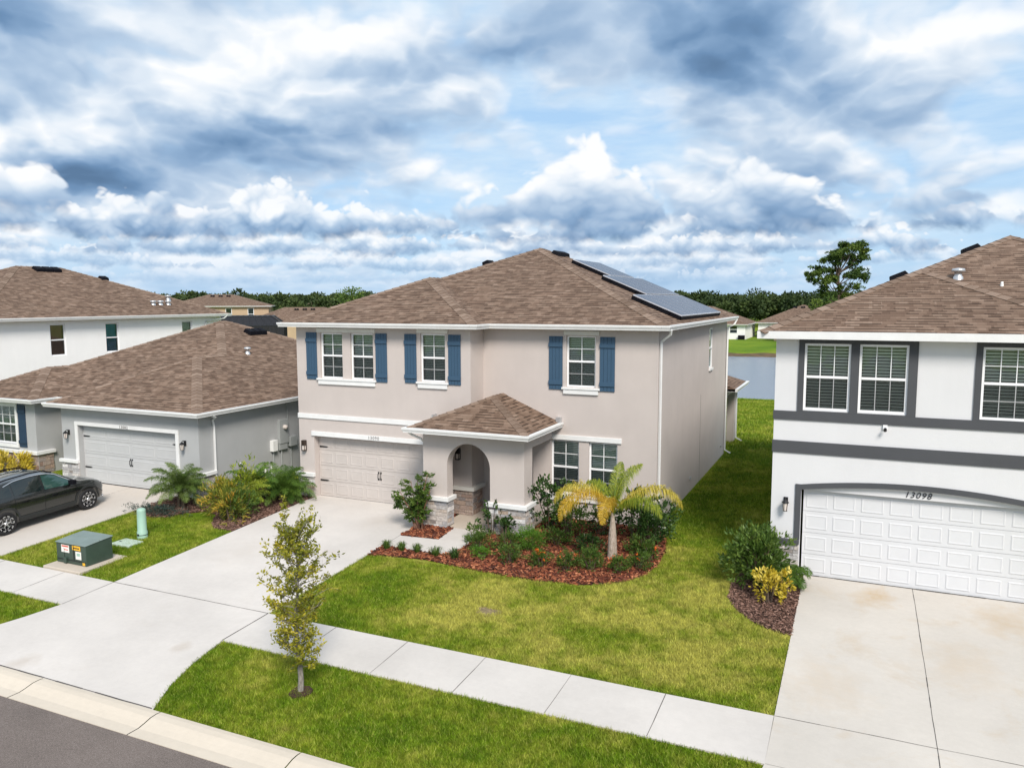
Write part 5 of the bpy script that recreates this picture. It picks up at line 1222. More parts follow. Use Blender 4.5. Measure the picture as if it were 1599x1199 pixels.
# ------------------------------------------------------------------ parked car
def car():
    CX, CY = -23.80, 15.93; Z0 = G(CX, CY)+.035
    t = thing('parked_car', (CX, CY, Z0), 'black crossover car with silver petal-spoke wheels parked before the grey garage', 'car')
    # u runs rear -> front (world +y), v to the right (world +x), w up
    slope = .04
    def Wp(u, v, w): return (CX+v, CY+u, Z0+w+u*slope)
    key = lambda x, tab: float(np.interp(x, [q[0] for q in tab], [q[1] for q in tab]))
    def sm(x, tab, k=.06): return sum(key(x+d, tab)*wt for d, wt in ((-k, .25), (0, .5), (k, .25)))
    HALF = [(-2.22, .62), (-2.12, .80), (-1.8, .885), (-1.2, .905), (0, .905), (1.2, .90), (1.7, .87), (2.0, .76), (2.15, .60), (2.22, .38)]
    SILL = [(-2.22, .45), (-2.1, .30), (-1.6, .24), (0, .22), (1.6, .22), (2.0, .24), (2.22, .34)]
    BELT = [(-2.22, .86), (-2.1, 1.00), (-1.6, 1.06), (-.6, 1.02), (.5, .975), (1.0, .96), (1.5, .90), (1.9, .80), (2.12, .68), (2.22, .52)]
    ROOF = [(-2.22, .88), (-2.12, 1.10), (-1.95, 1.30), (-1.65, 1.46), (-1.1, 1.53), (-.4, 1.56), (.1, 1.53), (.45, 1.43), (.8, 1.24), (1.12, 1.05), (1.25, 1.005), (1.6, .965), (1.95, .87), (2.12, .74), (2.22, .55)]
    RW = [(-2.22, .55), (-1.9, .55), (-1.4, .60), (-.2, .62), (.4, .60), (1.0, .66), (1.2, .70), (1.6, .66), (2.0, .52), (2.22, .30)]
    def ring(u):
        hw, sl, be, ro, rw = sm(u, HALF), sm(u, SILL), sm(u, BELT), sm(u, ROOF), sm(u, RW)
        ro = max(ro, be+.01); mid = (sl+be)/2
        return [(0, sl), (hw*.80, sl), (hw*.955, sl+.05), (hw*.985, sl+.16), (hw*.965, mid-.02), (hw*1.0, mid+.13), (hw*.985, be-.09), (hw*.93, be), (rw+(hw*.93-rw)*.35, be+(ro-be)*.62), (rw, ro-.035), (rw*.8, ro-.008), (0, ro+.012)]
    us = sorted(set(list(np.linspace(-2.22, 2.22, 75))+[-2.215, 2.215])); bm = MB(); rings = []
    for u in us:
        r = ring(u); full = [(v, w) for v, w in r]+[(-v, w) for v, w in r[-2:0:-1]]; rings.append([Wp(u, v, w) for v, w in full])
    n = len(rings[0])
    bm.v = [p for r in rings for p in r]
    for i in range(len(us)-1):
        for k in range(n): bm.f.append((i*n+k, i*n+(k+1) % n, (i+1)*n+(k+1) % n, (i+1)*n+k)); bm.mi.append(0); bm.r.append(0)
    bm.f.append(tuple(range(n))[::-1]); bm.mi.append(0); bm.r.append(0); bm.f.append(tuple((len(us)-1)*n+k for k in range(n))); bm.mi.append(0); bm.r.append(0)
    body = bm.build('body', ['car paint', 'cladding'], t, smooth=True)
    # wheel wells cut out of the body
    wheels = [(-1.36, 1), (1.36, 1), (-1.36, -1), (1.36, -1)]
    for u, s in wheels:
        c = MB(); p = Vector(Wp(u, s*.95, .345)); q = Vector(Wp(u, s*.58, .345)); c.tube([p, q], .415, 32, 1); co = c.build('cutter', ['car paint', 'cladding'], t)
        md = body.modifiers.new('cut', 'BOOLEAN'); md.object = co; md.operation = 'DIFFERENCE'; md.solver = 'EXACT'
        dg = bpy.context.evaluated_depsgraph_get(); dg.update(); me = bpy.data.meshes.new_from_object(body.evaluated_get(dg)); body.modifiers.clear(); body.data = me; bpy.data.objects.remove(co)
    me = body.data; me.shade_smooth() if hasattr(me, 'shade_smooth') else None
    try: me.set_sharp_from_angle(angle=R(38))
    except Exception: pass
    def surf(u, k, f):   # point on the side between ring points k and k+1
        r = ring(u); a, b = r[k], r[k+1]; return (a[0]+(b[0]-a[0])*f, a[1]+(b[1]-a[1])*f)
    def gp(u, f):        # f 0..1 from belt to roof edge along the glasshouse
        r = ring(u); z = r[7][1]+(r[9][1]-r[7][1])*f; pts = r[7:10]; v = float(np.interp(z, [q[1] for q in pts], [q[0] for q in pts])); return v, z
    def panel(name, outline, m, s, off=.006):
        # outline: list of (u, f_low, f_high)
        b = MB()
        for (u0, a0, b0), (u1, a1, b1) in zip(outline[:-1], outline[1:]):
            for j in range(4):
                q = []
                for u, lo, hi, jj in ((u0, a0, b0, j), (u1, a1, b1, j), (u1, a1, b1, j+1), (u0, a0, b0, j+1)):
                    v, z = gp(u, lo+(hi-lo)*jj/4); q.append(Wp(u, s*(v+off), z+off*.4))
                b.poly(q)
        return b.build(name, m, t)
    for s in (1, -1):
        f = [(-1.02, .08, .86), (-.9, .08, .90), (-.5, .07, .92), (-.14, .07, .92)]; panel('side_window', f, 'car glass', s)
        f = [(-.06, .07, .92), (.2, .07, .91), (.4, .07, .88), (.6, .06, .78), (.8, .06, .60), (.93, .05, .32)]; panel('side_window', f, 'car front glass', s)
        f = [(-1.55, .10, .30), (-1.35, .09, .62), (-1.09, .08, .84)]; panel('quarter_window', f, 'car glass', s)
        b = MB(); pts = []
        for u in np.linspace(-1.25, .95, 22): v, z = gp(u, float(np.interp(u, [-1.6, -1.3, -.9, -.2, .4, .8, .98], [.5, .78, .96, .98, .95, .68, .34]))); pts.append(Wp(u, s*(v+.014), z+.008))
        b.tube(pts, .016, 5); b.build('window_chrome', 'rim silver', t)
        b = MB(); pts = [Wp(u, s*(sm(u, RW)-.02), sm(u, ROOF)+(.045 if -1.45 < u < .2 else .0)) for u in np.linspace(-1.6, .35, 16)]; b.tube(pts, .020, 6); b.build('roof_rail', 'vent black', t, smooth=True)
        # mirror
        b = MB(); u = .78; v, z = gp(u, .1); c = Vector(Wp(u, s*(v+.14), z+.08)); bx = [(c.x+dx*.11, c.y+dy*.07, c.z+dz*.07) for dz in (-1, 1) for dx, dy in ((-1, -1), (1, -1), (1, 1), (-1, 1))]; b.hexa(bx); b.tube([Wp(u, s*v, z+.0), Wp(u, s*(v+.1), z+.04)], .02, 5); b.build('side_mirror', 'vent black', t, bevel=.03)
        for u in (-.72, .22):
            v, z = surf(u, 5, .55); b = MB(); b.tube([Wp(u-.09, s*(v+.012), z), Wp(u+.09, s*(v+.012), z)], .014, 6); b.build('door_handle', 'vent black', t, smooth=True)
        # door gaps
        for u in (-1.04, -.10, .96):
            b = MB(); r = ring(u); pts = [Wp(u, s*(v+.002), z) for v, z in r[3:8]]; b.tube(pts, .004, 4); b.build('door_gap', 'vent black', t)
        # black sill cladding
        b = MB(); U = np.linspace(-.93, .93, 12)
        for a, c in zip(U[:-1], U[1:]):
            for k in (1, 2, 3):
                q = []
                for u, kk in ((a, k), (c, k), (c, k+1), (a, k+1)):
                    v, z = ring(u)[kk]; z = z if kk < 4 else ring(u)[3][1]+.05; v = v if kk < 4 else ring(u)[3][0]; q.append(Wp(u, s*(v+.010), z))
                b.poly(q)
        b.build('sill_cladding', 'cladding', t)
    for u, s in wheels:
        # arch cladding ring
        b = MB(); N = 22; 
        for i in range(N):
            q = []
            for rr, aa in ((.412, i), (.412, i+1), (.475, i+1), (.475, i)):
                a = math.radians(-12+204*aa/N); uu = u+rr*math.cos(a); ww = .345+rr*math.sin(a); r = ring(max(-2.2, min(2.2, uu))); zz = [p[1] for p in r[1:8]]; v = float(np.interp(ww, zz, [p[0] for p in r[1:8]])); q.append(Wp(uu, s*(v+.008), ww))
            b.poly(q)
        b.build('arch_cladding', 'cladding', t)
        w = thing2('wheel', Wp(u, s*.80, .345), t); ax = (s, 0, 0)
        c = Vector(Wp(u, s*.80, .345)); b = MB(); b.lathe(c, [(.22, -.12), (.31, -.115), (.338, -.09), (.345, -.04), (.345, .05), (.335, .085), (.30, .105), (.255, .108), (.245, .09)], 40, 0, ax); b.build('tyre', 'tyre', w, smooth=True)
        b = MB(); b.lathe(c, [(.0, .02), (.20, .02), (.245, .06), (.248, .10), (.238, .10)], 40, 0, ax); b.build('wheel_disc', 'vent black', w, smooth=True)
        b = MB()
        for k in range(5):
            a0 = 2*math.pi*k/5+.3
            def pp(rad, ang, h): return c+Vector((s*h, math.cos(a0+ang)*rad, math.sin(a0+ang)*rad))
            # petal: a silver loop reaching from the rim towards the hub and back
            for sg in (-1, 1):
                L = [(.238, sg*.12), (.236, sg*.40), (.205, sg*.50), (.165, sg*.40), (.150, sg*.26)]
                for (r0, g0), (r1, g1) in zip(L[:-1], L[1:]):
                    wd = .026; q = [pp(r0, g0, .115), pp(r1, g1, .115), pp(r1-wd, g1*.93, .113), pp(r0-wd, g0*.93, .113)]
                    b.poly(q); b.poly([q[0], q[1], q[1]-Vector((s*.03, 0, 0)), q[0]-Vector((s*.03, 0, 0))]); b.poly([q[3], q[2], q[2]-Vector((s*.03, 0, 0)), q[3]-Vector((s*.03, 0, 0))])
            q = [pp(.06, -.35, .10), pp(.06, .35, .10), pp(.15, .10, .112), pp(.15, -.10, .112)]; b.poly(q)
        b.lathe(c, [(.055, .10), (.04, .115), (0, .118)], 16, 0, ax); b.build('rim', 'rim silver', w)
    # windscreen, rear window, lights, bumper trim
    def top(name, us_, m, inset=.06, off=.006):
        b = MB()
        for a, c in zip(us_[:-1], us_[1:]):
            for j in range(8):
                f0, f1 = -1+2*j/8, -1+2*(j+1)/8; q = []
                for u, f in ((a, f0), (c, f0), (c, f1), (a, f1)):
                    r = ring(u); hw = r[9][0]-inset*.3; v = f*hw; z = float(np.interp(abs(v), [0, r[10][0], r[9][0]], [r[11][1], r[10][1], r[9][1]])); q.append(Wp(u, v, z+off))
                b.poly(q)
        return b.build(name, m, t, smooth=True)
    top('windscreen', np.linspace(.32, 1.10, 12), 'car front glass'); top('rear_window', np.linspace(-2.05, -1.72, 6), 'car glass')
    for s in (1, -1):
        b = MB()
        for uu in ((1.98, 2.07), (2.07, 2.15)):
            q = []
            for u, z in ((uu[0], .62), (uu[1], .60), (uu[1], .72), (uu[0], .78)):
                r = ring(u); v = float(np.interp(z, [p[1] for p in r[1:8]], [p[0] for p in r[1:8]])); q.append(Wp(u, s*(v+.008), z))
            b.poly(q)
        b.build('headlight', 'headlight lens', t)
        b = MB()
        for u in (-2.17,):
            q = [Wp(-2.1, s*.79, .80), Wp(-2.19, s*.60, .80), Wp(-2.19, s*.58, .95), Wp(-2.08, s*.77, .98)]; b.poly(q)
        b.build('tail_light', 'label red', t)
    b = MB(); b.tube([Wp(2.10, -.60, .27), Wp(2.21, -.35, .25), Wp(2.235, 0, .25), Wp(2.21, .35, .25), Wp(2.10, .60, .27), Wp(2.0, .74, .28)], .03, 6); b.build('bumper_trim', 'rim silver', t, smooth=True)
    b = MB(); c = Vector(Wp(-1.2, 0, 1.53)); b.hexa([(c.x-.02, c.y-.09, c.z), (c.x+.02, c.y-.09, c.z), (c.x+.02, c.y+.09, c.z), (c.x-.02, c.y+.09, c.z), (c.x-.006, c.y-.09, c.z+.08), (c.x+.006, c.y-.09, c.z+.08), (c.x+.006, c.y-.03, c.z+.06), (c.x-.006, c.y-.03, c.z+.06)]); b.build('antenna', 'vent black', t)
def thing2(name, wloc, parent):
    o = bpy.data.objects.new(name, None); C.objects.link(o); o.parent = parent; o.location = Vector(wloc)-parent_loc(parent); return o
car()

# ------------------------------------------------------------------ planting
def T(x, y): return (x, y, G(x, y)+.02)
def street_tree():
    x, y = -9.03, 10.79; z = G(x, y); t = thing('street_tree', (x, y, z), 'young street tree with thin yellow-green crown on the grass verge', 'tree')
    b = MB(); H = 3.2
    tr = [Vector((x+.03*math.sin(i*1.1)+.0*i, y+.02*math.cos(i*.9), z-.05+H*i/10)) for i in range(11)]; tw = [.058, .050, .044, .040, .036, .030, .024, .018, .013, .009, .005]
    b.tube(tr, tw, 8); tips = []
    r = random.Random(11)
    for i in range(96):
        f = .17+.79*((i+.5)/96)**.95+r.uniform(-.015, .015); k = f*10; p = tr[int(k)].lerp(tr[min(int(k)+1, 10)], k-int(k)); a = i*2.399+r.uniform(-.6, .6)
        reach = np.interp(f, [.16, .24, .34, .42, .50, .62, .75, .86, .97], [.34, .50, .40, .52, .68, .72, .62, .46, .20])*r.uniform(.30, .92); rise = r.uniform(.25, .85)+max(0, f-.55)*1.6
        e = p+Vector((math.cos(a)*reach, math.sin(a)*reach, reach*rise)); m = p.lerp(e, .5)+Vector((r.uniform(-.03, .03), r.uniform(-.03, .03), -.03+r.uniform(-.03, .03)))
        b.tube([p, m, e], [.010, .006, .003], 4)
        for s in range(5):
            q = (p.lerp(m, .6) if s == 0 else m.lerp(e, (s-.6)/4)) if s < 4 else e; a2 = a+r.choice((-1, 1))*r.uniform(.3, 1.5); l = r.uniform(.07, .24)
            u = q+Vector((math.cos(a2)*l, math.sin(a2)*l, l*r.uniform(-.1, 1.1))); b.tube([q, u], [.0035, .002], 3, cap=False); tips.append((q, u, f))
    b.tube([tr[9]+Vector((-.02, 0, 0)), Vector((x-.16, y-.05, z+H+.12)), Vector((x-.20, y-.05, z+H+.42))], [.006, .004, .002], 4)
    for k in range(7): tips.append((Vector((x-.16, y-.05, z+H+.0+.06*k)), Vector((x-.20+.03*(k % 2), y-.05, z+H+.10+.06*k)), 1))
    b.build('trunk', 'bark grey', t)
    P = []; D = []; rr = []; ca = {}
    for q, u, f in tips:
        if r.random() < .16: continue
        n = r.randint(9, 21); c = np.clip(.5+.5*math.sin(q.x*5+q.z*3.1)*math.sin(q.y*4+q.z*2.3), 0, 1)*.6+.4*r.random()
        for j in range(n):
            P.append(q.lerp(u, r.uniform(.1, 1.15))+Vector((r.gauss(0, .022), r.gauss(0, .022), r.gauss(0, .022)))); D.append((r.gauss(0, 1), r.gauss(0, 1), r.gauss(.3, .8))); rr.append(min(1, max(0, .6*c+.4*r.random())))
    add_leaves('crown', t, P, D, rs.uniform(.05, .095, len(P)), .036, 'leaf oak', np.array(rr))
    c = MB(); 
    k = [(x+.20*math.cos(i*.628)*rnd.uniform(.8, 1.2), y+.20*math.sin(i*.628)*rnd.uniform(.8, 1.2)) for i in range(10)]
    slab(c, k, .045, -.02); c.build('root_ring', 'soil', t)
street_tree()
def yellow_palm():
    x, y = -5.68, 19.24; z = G(x, y); t = thing('palm_tree', (x, y, z), 'small palm with drooping yellow fronds and a pale swollen trunk in the mulch bed', 'palm')
    b = MB(); top = Vector((x+.02, y+.02, z+1.25)); b.lathe((x, y, z), [(.13, -.04), (.135, .10), (.12, .3), (.105, .6), (.085, .85), (.06, 1.05), (.04, 1.25)], 14); b.build('trunk', 'palm trunk', t, smooth=True)
    b = MB(); b.tube([(x, y, z+1.0), (x+.03, y, z+1.5), (x+.06, y+.02, z+1.9)], [.045, .03, .012], 8); b.build('crownshaft', 'leaf lime palm', t, smooth=True)
    # camera right is (+.91,+.41), towards the camera is (+.41,-.91)
    def az(right, toward): return math.atan2(right*.406-toward*.914, right*.914+toward*.406)
    bs = (x+.02, y, z+1.22)
    for a, e, L, dr, m, ll in ((az(-1, .05), 1.15, 2.35, 2.8, 'leaf yellow palm', .40), (az(-.85, .6), 1.0, 2.65, 2.75, 'leaf orange palm', .42), (az(-.35, 1), 1.05, 2.1, 2.9, 'leaf orange palm', .40), (az(1, .1), 1.0, 2.55, 2.65, 'leaf yellow palm', .44), (az(.75, .5), .95, 1.9, 2.6, 'leaf lime palm', .36), (az(.5, -.2), 1.5, 1.8, 1.5, 'leaf lime palm', .36), (az(.2, -.5), 1.45, 1.7, 1.3, 'leaf lime palm', .36), (az(-.5, -.6), 1.3, 1.5, 2.0, 'leaf lime palm', .36)):
        frond(t, bs, a, e, L*.91, dr, m, ll, .0115, 150, .016, stem_m=m, vee=-.05, start=.12, fluff=.8, grav=2.2)
yellow_palm()
clump_palm(T(-20.15, 18.55), 1.2, 34, 'leaf palm grey', 'bushy grey-green feathery palm in front of the grey garage corner', n=64, leaflen=.26, droop=1.7, trunk=.55, el=(.15, 1.5), width=.012, fluff=.9)
clump_palm(T(-17.45, 20.35), 1.25, 36, 'leaf palm', 'low dark green feathery palm beside the beige garage pier', n=60, leaflen=.28, droop=1.6, trunk=.25, el=(.2, 1.5), width=.012, fluff=.9)
clump_palm(T(-18.25, 19.9), 1.2, 9, 'leaf palm', 'upright green palm with broad fronds in front of the grey side wall', n=26, leaflen=.30, droop=1.5, trunk=.5, el=(.7, 1.4), width=.035, fluff=.3)
bushy('croton_shrub', T(-18.1, 18.35), (1.25, 1.1, 1.05), 'leaf croton', 'large croton bush with yellow, orange and green leaves between the feathery palm and the driveway', n=1900, leaf=(.17, .03), stems=9, lift=.02)
bushy('croton_shrub', T(-17.5, 18.0), (.85, .8, .95), 'leaf croton', 'smaller croton bush nearest the driveway mulch, in front of the large one', n=900, leaf=(.17, .03), lift=.02)
clump_palm(T(-17.9, 18.9), 1.15, 16, 'leaf lime palm', 'olive feathery palm rising out of the croton bushes', n=44, leaflen=.26, droop=1.5, trunk=.3, el=(.6, 1.45), width=.014, fluff=.9)
bushy('shrub', T(-19.1, 19.2), (1.0, 1.0, .75), 'leaf croton', 'low olive and orange bush between the feathery palm and the croton', n=900, leaf=(.12, .03))
bushy('leafy_shrub', T(-18.1, 19.3), (.9, .9, 1.45), 'leaf lime palm', 'tall yellow-green bush in front of the hose tap', n=1000, leaf=(.15, .04))
bushy('shrub', T(-17.35, 18.3), (.8, .9, .9), 'leaf mid', 'olive green bush by the mulch edge of the driveway', n=900, leaf=(.13, .03))
bushy('ground_cover_shrub', T(-20.3, 17.72), (2.0, .75, .30), 'leaf juniper', 'low blue-grey spreading juniper in front of the feathery palm', 'shrub', n=2600, leaf=(.05, .018), lift=0)
for i, (x, y, w, lab) in enumerate(((-30.9, 19.25, .9, 'yellow striped leafy plant under the grey house window, furthest left'), (-30.1, 19.3, .85, 'yellow striped leafy plant under the grey house window, between the other two'), (-29.4, 19.35, .8, 'yellow striped leafy plant nearest the stone corner of the grey house'))):
    t = bushy('leafy_plant', T(x, y), (w, .8, .75), 'leaf yellow' if i else 'leaf lime palm', lab, 'plant', 'yellow striped plants by the grey house', n=260, leaf=(.34, .06), lift=0)
# shrubs of the curved bed
def tree_by_porch():
    x, y = -11.66, 19.40; z = G(x, y); t = thing('small_tree', (x, y, z), 'small dark green tree with reddish stems beside the stone porch pier', 'tree'); b = MB(); P = []; D = []; rr = []; r = random.Random(3)
    for i, (dx, dy, h) in enumerate(((-.55, -.15, 1.15), (-.25, .1, 1.45), (.12, 0, 1.35), (.36, -.05, 1.72), (-.75, -.05, .85), (.1, -.3, 1.0), (-.4, -.35, 1.0), (.42, .05, 1.25), (-.05, .1, 1.6))):
        e = Vector((x+dx, y+dy*.6, z+h)); p = Vector((x+.03*i-.1, y, z)); m = p.lerp(e, .5)+Vector((-dx*.12, 0, .06)); b.tube([p, m, e], [.022, .016, .006], 5)
        for s in range(13):
            f = .30+.70*s/12; q = (p.lerp(m, f*2) if f < .5 else m.lerp(e, f*2-1)); a = r.uniform(0, 6.28); l = r.uniform(.12, .30); d = Vector((math.cos(a), math.sin(a), r.uniform(-.1, .5))); u = q+d*l; b.tube([q, u], [.005, .002], 3, cap=False); c = r.random()
            for j in range(40): v = q.lerp(u, r.uniform(.1, 1.1)); P.append(v+Vector((r.gauss(0, .02), r.gauss(0, .02), r.gauss(0, .02)))); D.append((d.x+r.gauss(0, .6), d.y+r.gauss(0, .6), r.gauss(.1, .5))); rr.append(.6*c+.4*r.random())
    b.build('trunk', 'bark red', t); add_leaves('crown', t, P, D, rs.uniform(.07, .13, len(P)), .036, 'leaf mid', np.array(rr))
tree_by_porch()
for i, (x, y, w, lab) in enumerate(((-11.62, 17.66, .34, 'green grass tuft at the driveway end of the mulch border'), (-11.15, 17.68, .34, 'second grass tuft along the front path from the driveway'), (-10.68, 17.70, .32, 'middle grass tuft of the row along the front path'), (-10.10, 17.68, .44, 'large spiky grass tuft before the path bends'), (-9.55, 17.72, .44, 'dark green grass tuft at the outer bend of the path'))):
    tuft('grass_tuft', T(x, y), w*1.3, .30, 'leaf mid' if i < 4 else 'leaf dark', lab, 'grass tufts edging the front path', 120)
bb = [(-9.62, 19.05, .5, .45, .5, 'leaf mid', 'thin green shrub with tall bare stem at the inner bend of the path', 220, (.07, .04)),
      (-9.20, 18.45, .62, .5, .42, 'leaf mid', 'fine-leaved olive bush near the path bend', 700, (.07, .02)),
      (-8.85, 17.95, .45, .4, .28, 'leaf bright', 'low bright bush in the mulch near the path', 420, (.06, .02)),
      (-9.42, 19.75, .6, .4, .8, 'leaf dark', 'sparse dark round-leaved shrub before the right porch pier', 190, (.085, .06)),
      (-8.95, 19.55, .5, .4, .55, 'leaf dark', 'small round-leaved shrub leaning on the right porch pier', 160, (.085, .06)),
      (-8.02, 20.75, 1.3, .9, 1.35, 'leaf dark', 'tall dark round-leaved shrub between the porch and the ground-floor window', 620, (.10, .07)),
      (-7.35, 20.5, .95, .8, .9, 'leaf mid', 'dark green shrub under the left ground-floor window', 700, (.09, .045)),
      (-7.92, 18.95, .70, .6, .55, 'leaf bright', 'round bright green feathery bush in the middle of the bed', 1700, (.06, .016)),
      (-8.45, 18.75, .6, .5, .48, 'leaf mid', 'fine olive bush left of the bright green one', 600, (.07, .02)),
      (-8.05, 17.98, .5, .42, .42, 'leaf mid', 'small green bush at the front of the bed, left of the orange flowers', 520, (.07, .022)),
      (-7.35, 19.6, .7, .5, .4, 'leaf mid', 'low green bush behind the orange flowering bushes', 420, (.08, .03)),
      (-6.3, 19.25, .6, .5, .5, 'leaf dark', 'dark bush left of the palm trunk', 520, (.08, .03)),
      (-5.95, 18.25, .62, .52, .48, 'leaf mid', 'dense green bush in front of the palm', 800, (.07, .022)),
      (-6.55, 20.9, .8, .6, .7, 'leaf dark', 'dark shrub below the right ground-floor window', 420, (.09, .05)),
      (-5.55, 20.9, 1.0, .8, 1.15, 'leaf dark', 'tall round-leaved shrub near the right corner of the beige house', 520, (.10, .07)),
      (-5.0, 20.6, .9, .8, .75, 'leaf dark', 'dark bushy shrub at the right edge of the bed', 700, (.09, .05)),
      (-4.95, 21.5, .8, .7, .95, 'leaf dark', 'dark shrub hiding the foot of the corner downspout', 520, (.09, .055)),
      (-5.0, 19.65, .6, .5, .45, 'leaf mid', 'low green bush right of the palm trunk', 520, (.08, .03))]
for x, y, w, d, h_, m, lab, n, lf in bb: bushy('shrub', T(x, y), (w*1.15, d*1.15, h_*1.12), m, lab, 'shrub', 'shrubs in the mulch bed', n=int(n*1.9), leaf=lf, lift=.04)
for x, y, w, h_, nf, lab in ((-7.22, 17.98, .55, .42, 11, 'flowering bush with the brightest orange blooms, front of the bed'), (-6.5, 18.0, .66, .46, 3, 'green bush with few reddish blooms, between two flowering ones'), (-5.25, 18.35, .5, .40, 7, 'orange flowering bush just in front of the palm trunk'), (-4.85, 18.75, .55, .42, 3, 'green bush at the front right curve of the bed'), (-4.75, 19.4, .5, .42, 5, 'small orange flowering bush on the right edge of the bed')):
    bushy('flowering_shrub', T(x, y), (w, w*.85, h_), 'leaf mid', lab, 'shrub', 'orange flowering bushes in the mulch bed', n=1100, leaf=(.06, .022), lift=.02, flowers=(nf, 'flower orange'))
# bed by the white garage
bushy('shrub', T(-1.95, 18.75), (1.4, 1.2, 1.3), 'leaf mid', 'large dark green bush beside the white garage', n=4200, leaf=(.12, .045), lift=.02, stems=10)
bushy('shrub', T(-2.05, 19.6), (1.0, .9, 1.3), 'leaf mid', 'upright green bush behind the large one at the corner of the white garage', n=900, leaf=(.10, .04))
clump_palm(T(-1.45, 19.0), .72, 16, 'leaf palm', 'small feathery palm tucked against the white garage corner', n=50, leaflen=.28, droop=1.8, trunk=.2, el=(.1, 1.1), width=.013)
bushy('croton_shrub', T(-1.62, 17.85), (.62, .6, .72), 'leaf yellow', 'bright yellow leafy shrub in front of the large green bush', n=620, leaf=(.10, .05))
bushy('croton_shrub', T(-1.32, 18.05), (.38, .36, .70), 'leaf yellow', 'small yellow sprig right of the yellow shrub', n=140, leaf=(.10, .05))

# ------------------------------------------------------------------ distant trees
def crown_tree(name, x, y, h, w, m, label, cat='tree', group=None, trunk_h=.3, blobs=9, n=1600, leaf=.5, flat=.7, seed=0, base=-.3):
    r = np.random.RandomState(seed+3); t = thing(name, (x, y, base), label, cat, group); b = MB(); th = h*trunk_h; cs = []
    b.tube([(x, y, base-.2), (x+.1, y, base+th*.6), (x, y, base+h*.7)], [h*.028, h*.02, h*.01], 7)
    for i in range(blobs):
        a = r.uniform(0, 6.28); rad = w/2*r.uniform(.1, .75); c = np.array([x+math.cos(a)*rad, y+math.sin(a)*rad, base+th+(h-th)*r.uniform(.15, .85)]); cs.append((c, w*r.uniform(.16, .28)))
        b.tube([(x, y, base+th*.8), tuple(c)], [h*.012, h*.004], 5)
    b.build('trunk', 'bark brown', t); P = []; D = []; R_ = []
    for c, s in cs:
        k = n//blobs; u = rdir(k, .2); P.append(c+u*(r.uniform(.55, 1.1, (k, 1)))*np.array([s, s, s*flat])*1.25); D.append(u+rs.randn(k, 3)*.7); R_.append(np.clip(.5*r.rand()+.5*rs.rand(k), 0, 1))
    P = np.concatenate(P); add_leaves('crown', t, P, np.concatenate(D), leaf*rs.uniform(.6, 1.3, len(P)), leaf*.6, m, np.concatenate(R_)); return t
crown_tree('round_tree', -92.5, 131, 9.8, 8.5, 'leaf mid', 'round bright green tree rising above the woodland behind the beige roof', n=2600, leaf=.45, seed=2)
crown_tree('tree', -84, 140, 9.6, 5.5, 'leaf woodland', 'dark tree just right of the round green tree at the roof line', n=1200, leaf=.5, seed=4)
crown_tree('bush', -69, 89.5, 5.3, 5.2, 'leaf woodland', 'dark round bush beside the long pale roof', 'bush', n=1600, leaf=.35, seed=5, trunk_h=.1)
crown_tree('tree', -103, 122, 6.6, 3.0, 'leaf woodland', 'small dark tree at the right end of the tan two-storey house', n=700, leaf=.4, seed=6)
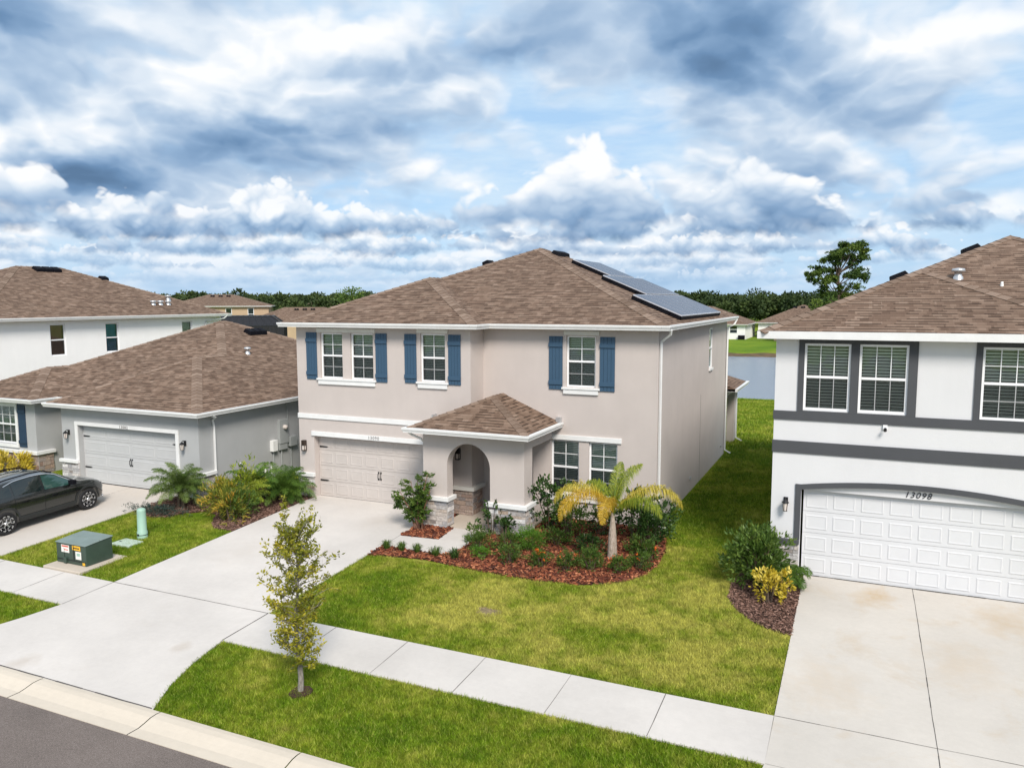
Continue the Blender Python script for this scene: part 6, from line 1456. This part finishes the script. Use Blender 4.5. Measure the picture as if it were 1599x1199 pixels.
def pine():
    x, y = -3.2, 131; z = -.3; t = thing('pine_tree', (x, y, z), 'tall lone pine with flat clumped crown above the white house roof', 'tree'); b = MB(); r = random.Random(21)
    tr = [Vector((x+.5*math.sin(i*.6)*.4, y, z+14.6*i/8)) for i in range(9)]; b.tube(tr, [.34, .32, .29, .26, .22, .18, .14, .10, .05], 8); P = []; D = []; RR = []
    cam_r = Vector((.914, .406, 0)); cf = Vector((-.406, .914, 0))
    cl = [(-4.4, 11.6), (-3.5, 12.6), (-3.7, 10.4), (-2.6, 13.8), (-2.0, 12.2), (-2.6, 10.9), (-1.2, 14.7), (-.9, 13.2), (0, 15.2), (-.2, 12.0), (.8, 16.3), (1.0, 14.3), (2.0, 15.7), (2.2, 13.2), (3.2, 16.4), (3.9, 15.3), (4.4, 14.3), (3.2, 12.2), (4.1, 11.3), (4.5, 10.9), (1.6, 11.3), (2.6, 9.6), (1.4, 8.2), (-3.4, 9.3), (-2.9, 8.3), (-4.6, 10.7), (3.0, 14.4), (.3, 9.2), (-1.5, 11.0), (2.0, 7.0), (-1.7, 14.1)]
    for i, (u, hh) in enumerate(cl):
        for rep in range(2):
            if rep and i % 2: continue
            dd = r.uniform(-3.2, 3.2)*(1 if rep else .4); c = Vector((x, y, z+hh*.935))+cam_r*(u*.86+r.uniform(-.2, .2))*(1 if not rep else .85)+cf*dd; k = min(8, max(3, int((hh-2.2)/15.6*8))); b.tube([tr[k], tr[k].lerp(c, .6)+Vector((0, 0, -.3)), c], [.10, .06, .02], 5); cc = r.random()
            for s in range(14):
                v = c+Vector((r.gauss(0, .45), r.gauss(0, .45), r.gauss(0, .22)))
                for j in range(26): d = Vector((r.gauss(0, 1), r.gauss(0, 1), r.gauss(.2, .7))).normalized(); P.append(v+d*.05); D.append(d); RR.append(.6*cc+.4*r.random())
            for j in range(8):   # hanging moss and dead needles
                v = c+Vector((r.gauss(0, .4), r.gauss(0, .4), -.2)); P.append(v); D.append((r.gauss(0, .15), r.gauss(0, .15), -1)); RR.append(0)
    b.build('trunk', 'bark brown', t); add_leaves('crown', t, P, D, rs.uniform(.3, .5, len(P)), .15, 'leaf pine', np.array(RR))
pine()
crown_tree('tree', -5.2, 124, 8.2, 3.4, 'leaf pine', 'low tree standing at the foot of the lone pine', n=900, leaf=.4, seed=9)
def woodland():
    P = []; D = []; RR = []; r = np.random.RandomState(44); b = []
    def crown(x, y, h, w):
        nb = r.randint(4, 8); cc = r.rand()*.35
        for i in range(nb):
            a = r.uniform(0, 6.28); q = w/2*r.uniform(0, .8); c = np.array([x+math.cos(a)*q, y+math.sin(a)*q, h*r.uniform(.35, .88)]); s = w*r.uniform(.16, .3); k = 150
            u = rdir(k, .3); P.append(c+u*np.array([s, s, s*.75])*r.uniform(.6, 1.1, (k, 1))); D.append(u+rs.randn(k, 3)*.6); RR.append(np.clip(cc+.3*r.rand()+.35*rs.rand(k), 0, 1))
    for az in np.arange(-75, 32, .42):      # bearing from +Y, clockwise positive
        for row in range(3):
            d = 215+row*38+r.uniform(-14, 14); a = R(az+r.uniform(-.3, .3)); h = r.uniform(6.4, 8.0)+row*.55+(r.rand() < .10)*r.uniform(.8, 1.8); crown(d*math.sin(a), d*math.cos(a), h, r.uniform(6, 11))
    P = np.concatenate(P); o = fast('woodland', leaf_quads(P, np.concatenate(D), rs.uniform(.5, 1.1, len(P)), rs.uniform(.35, .7, len(P))), 4, 'leaf woodland', None, np.concatenate(RR)); tag(o, 'dark green woodland along the horizon', 'woodland', None, 'stuff')
woodland()
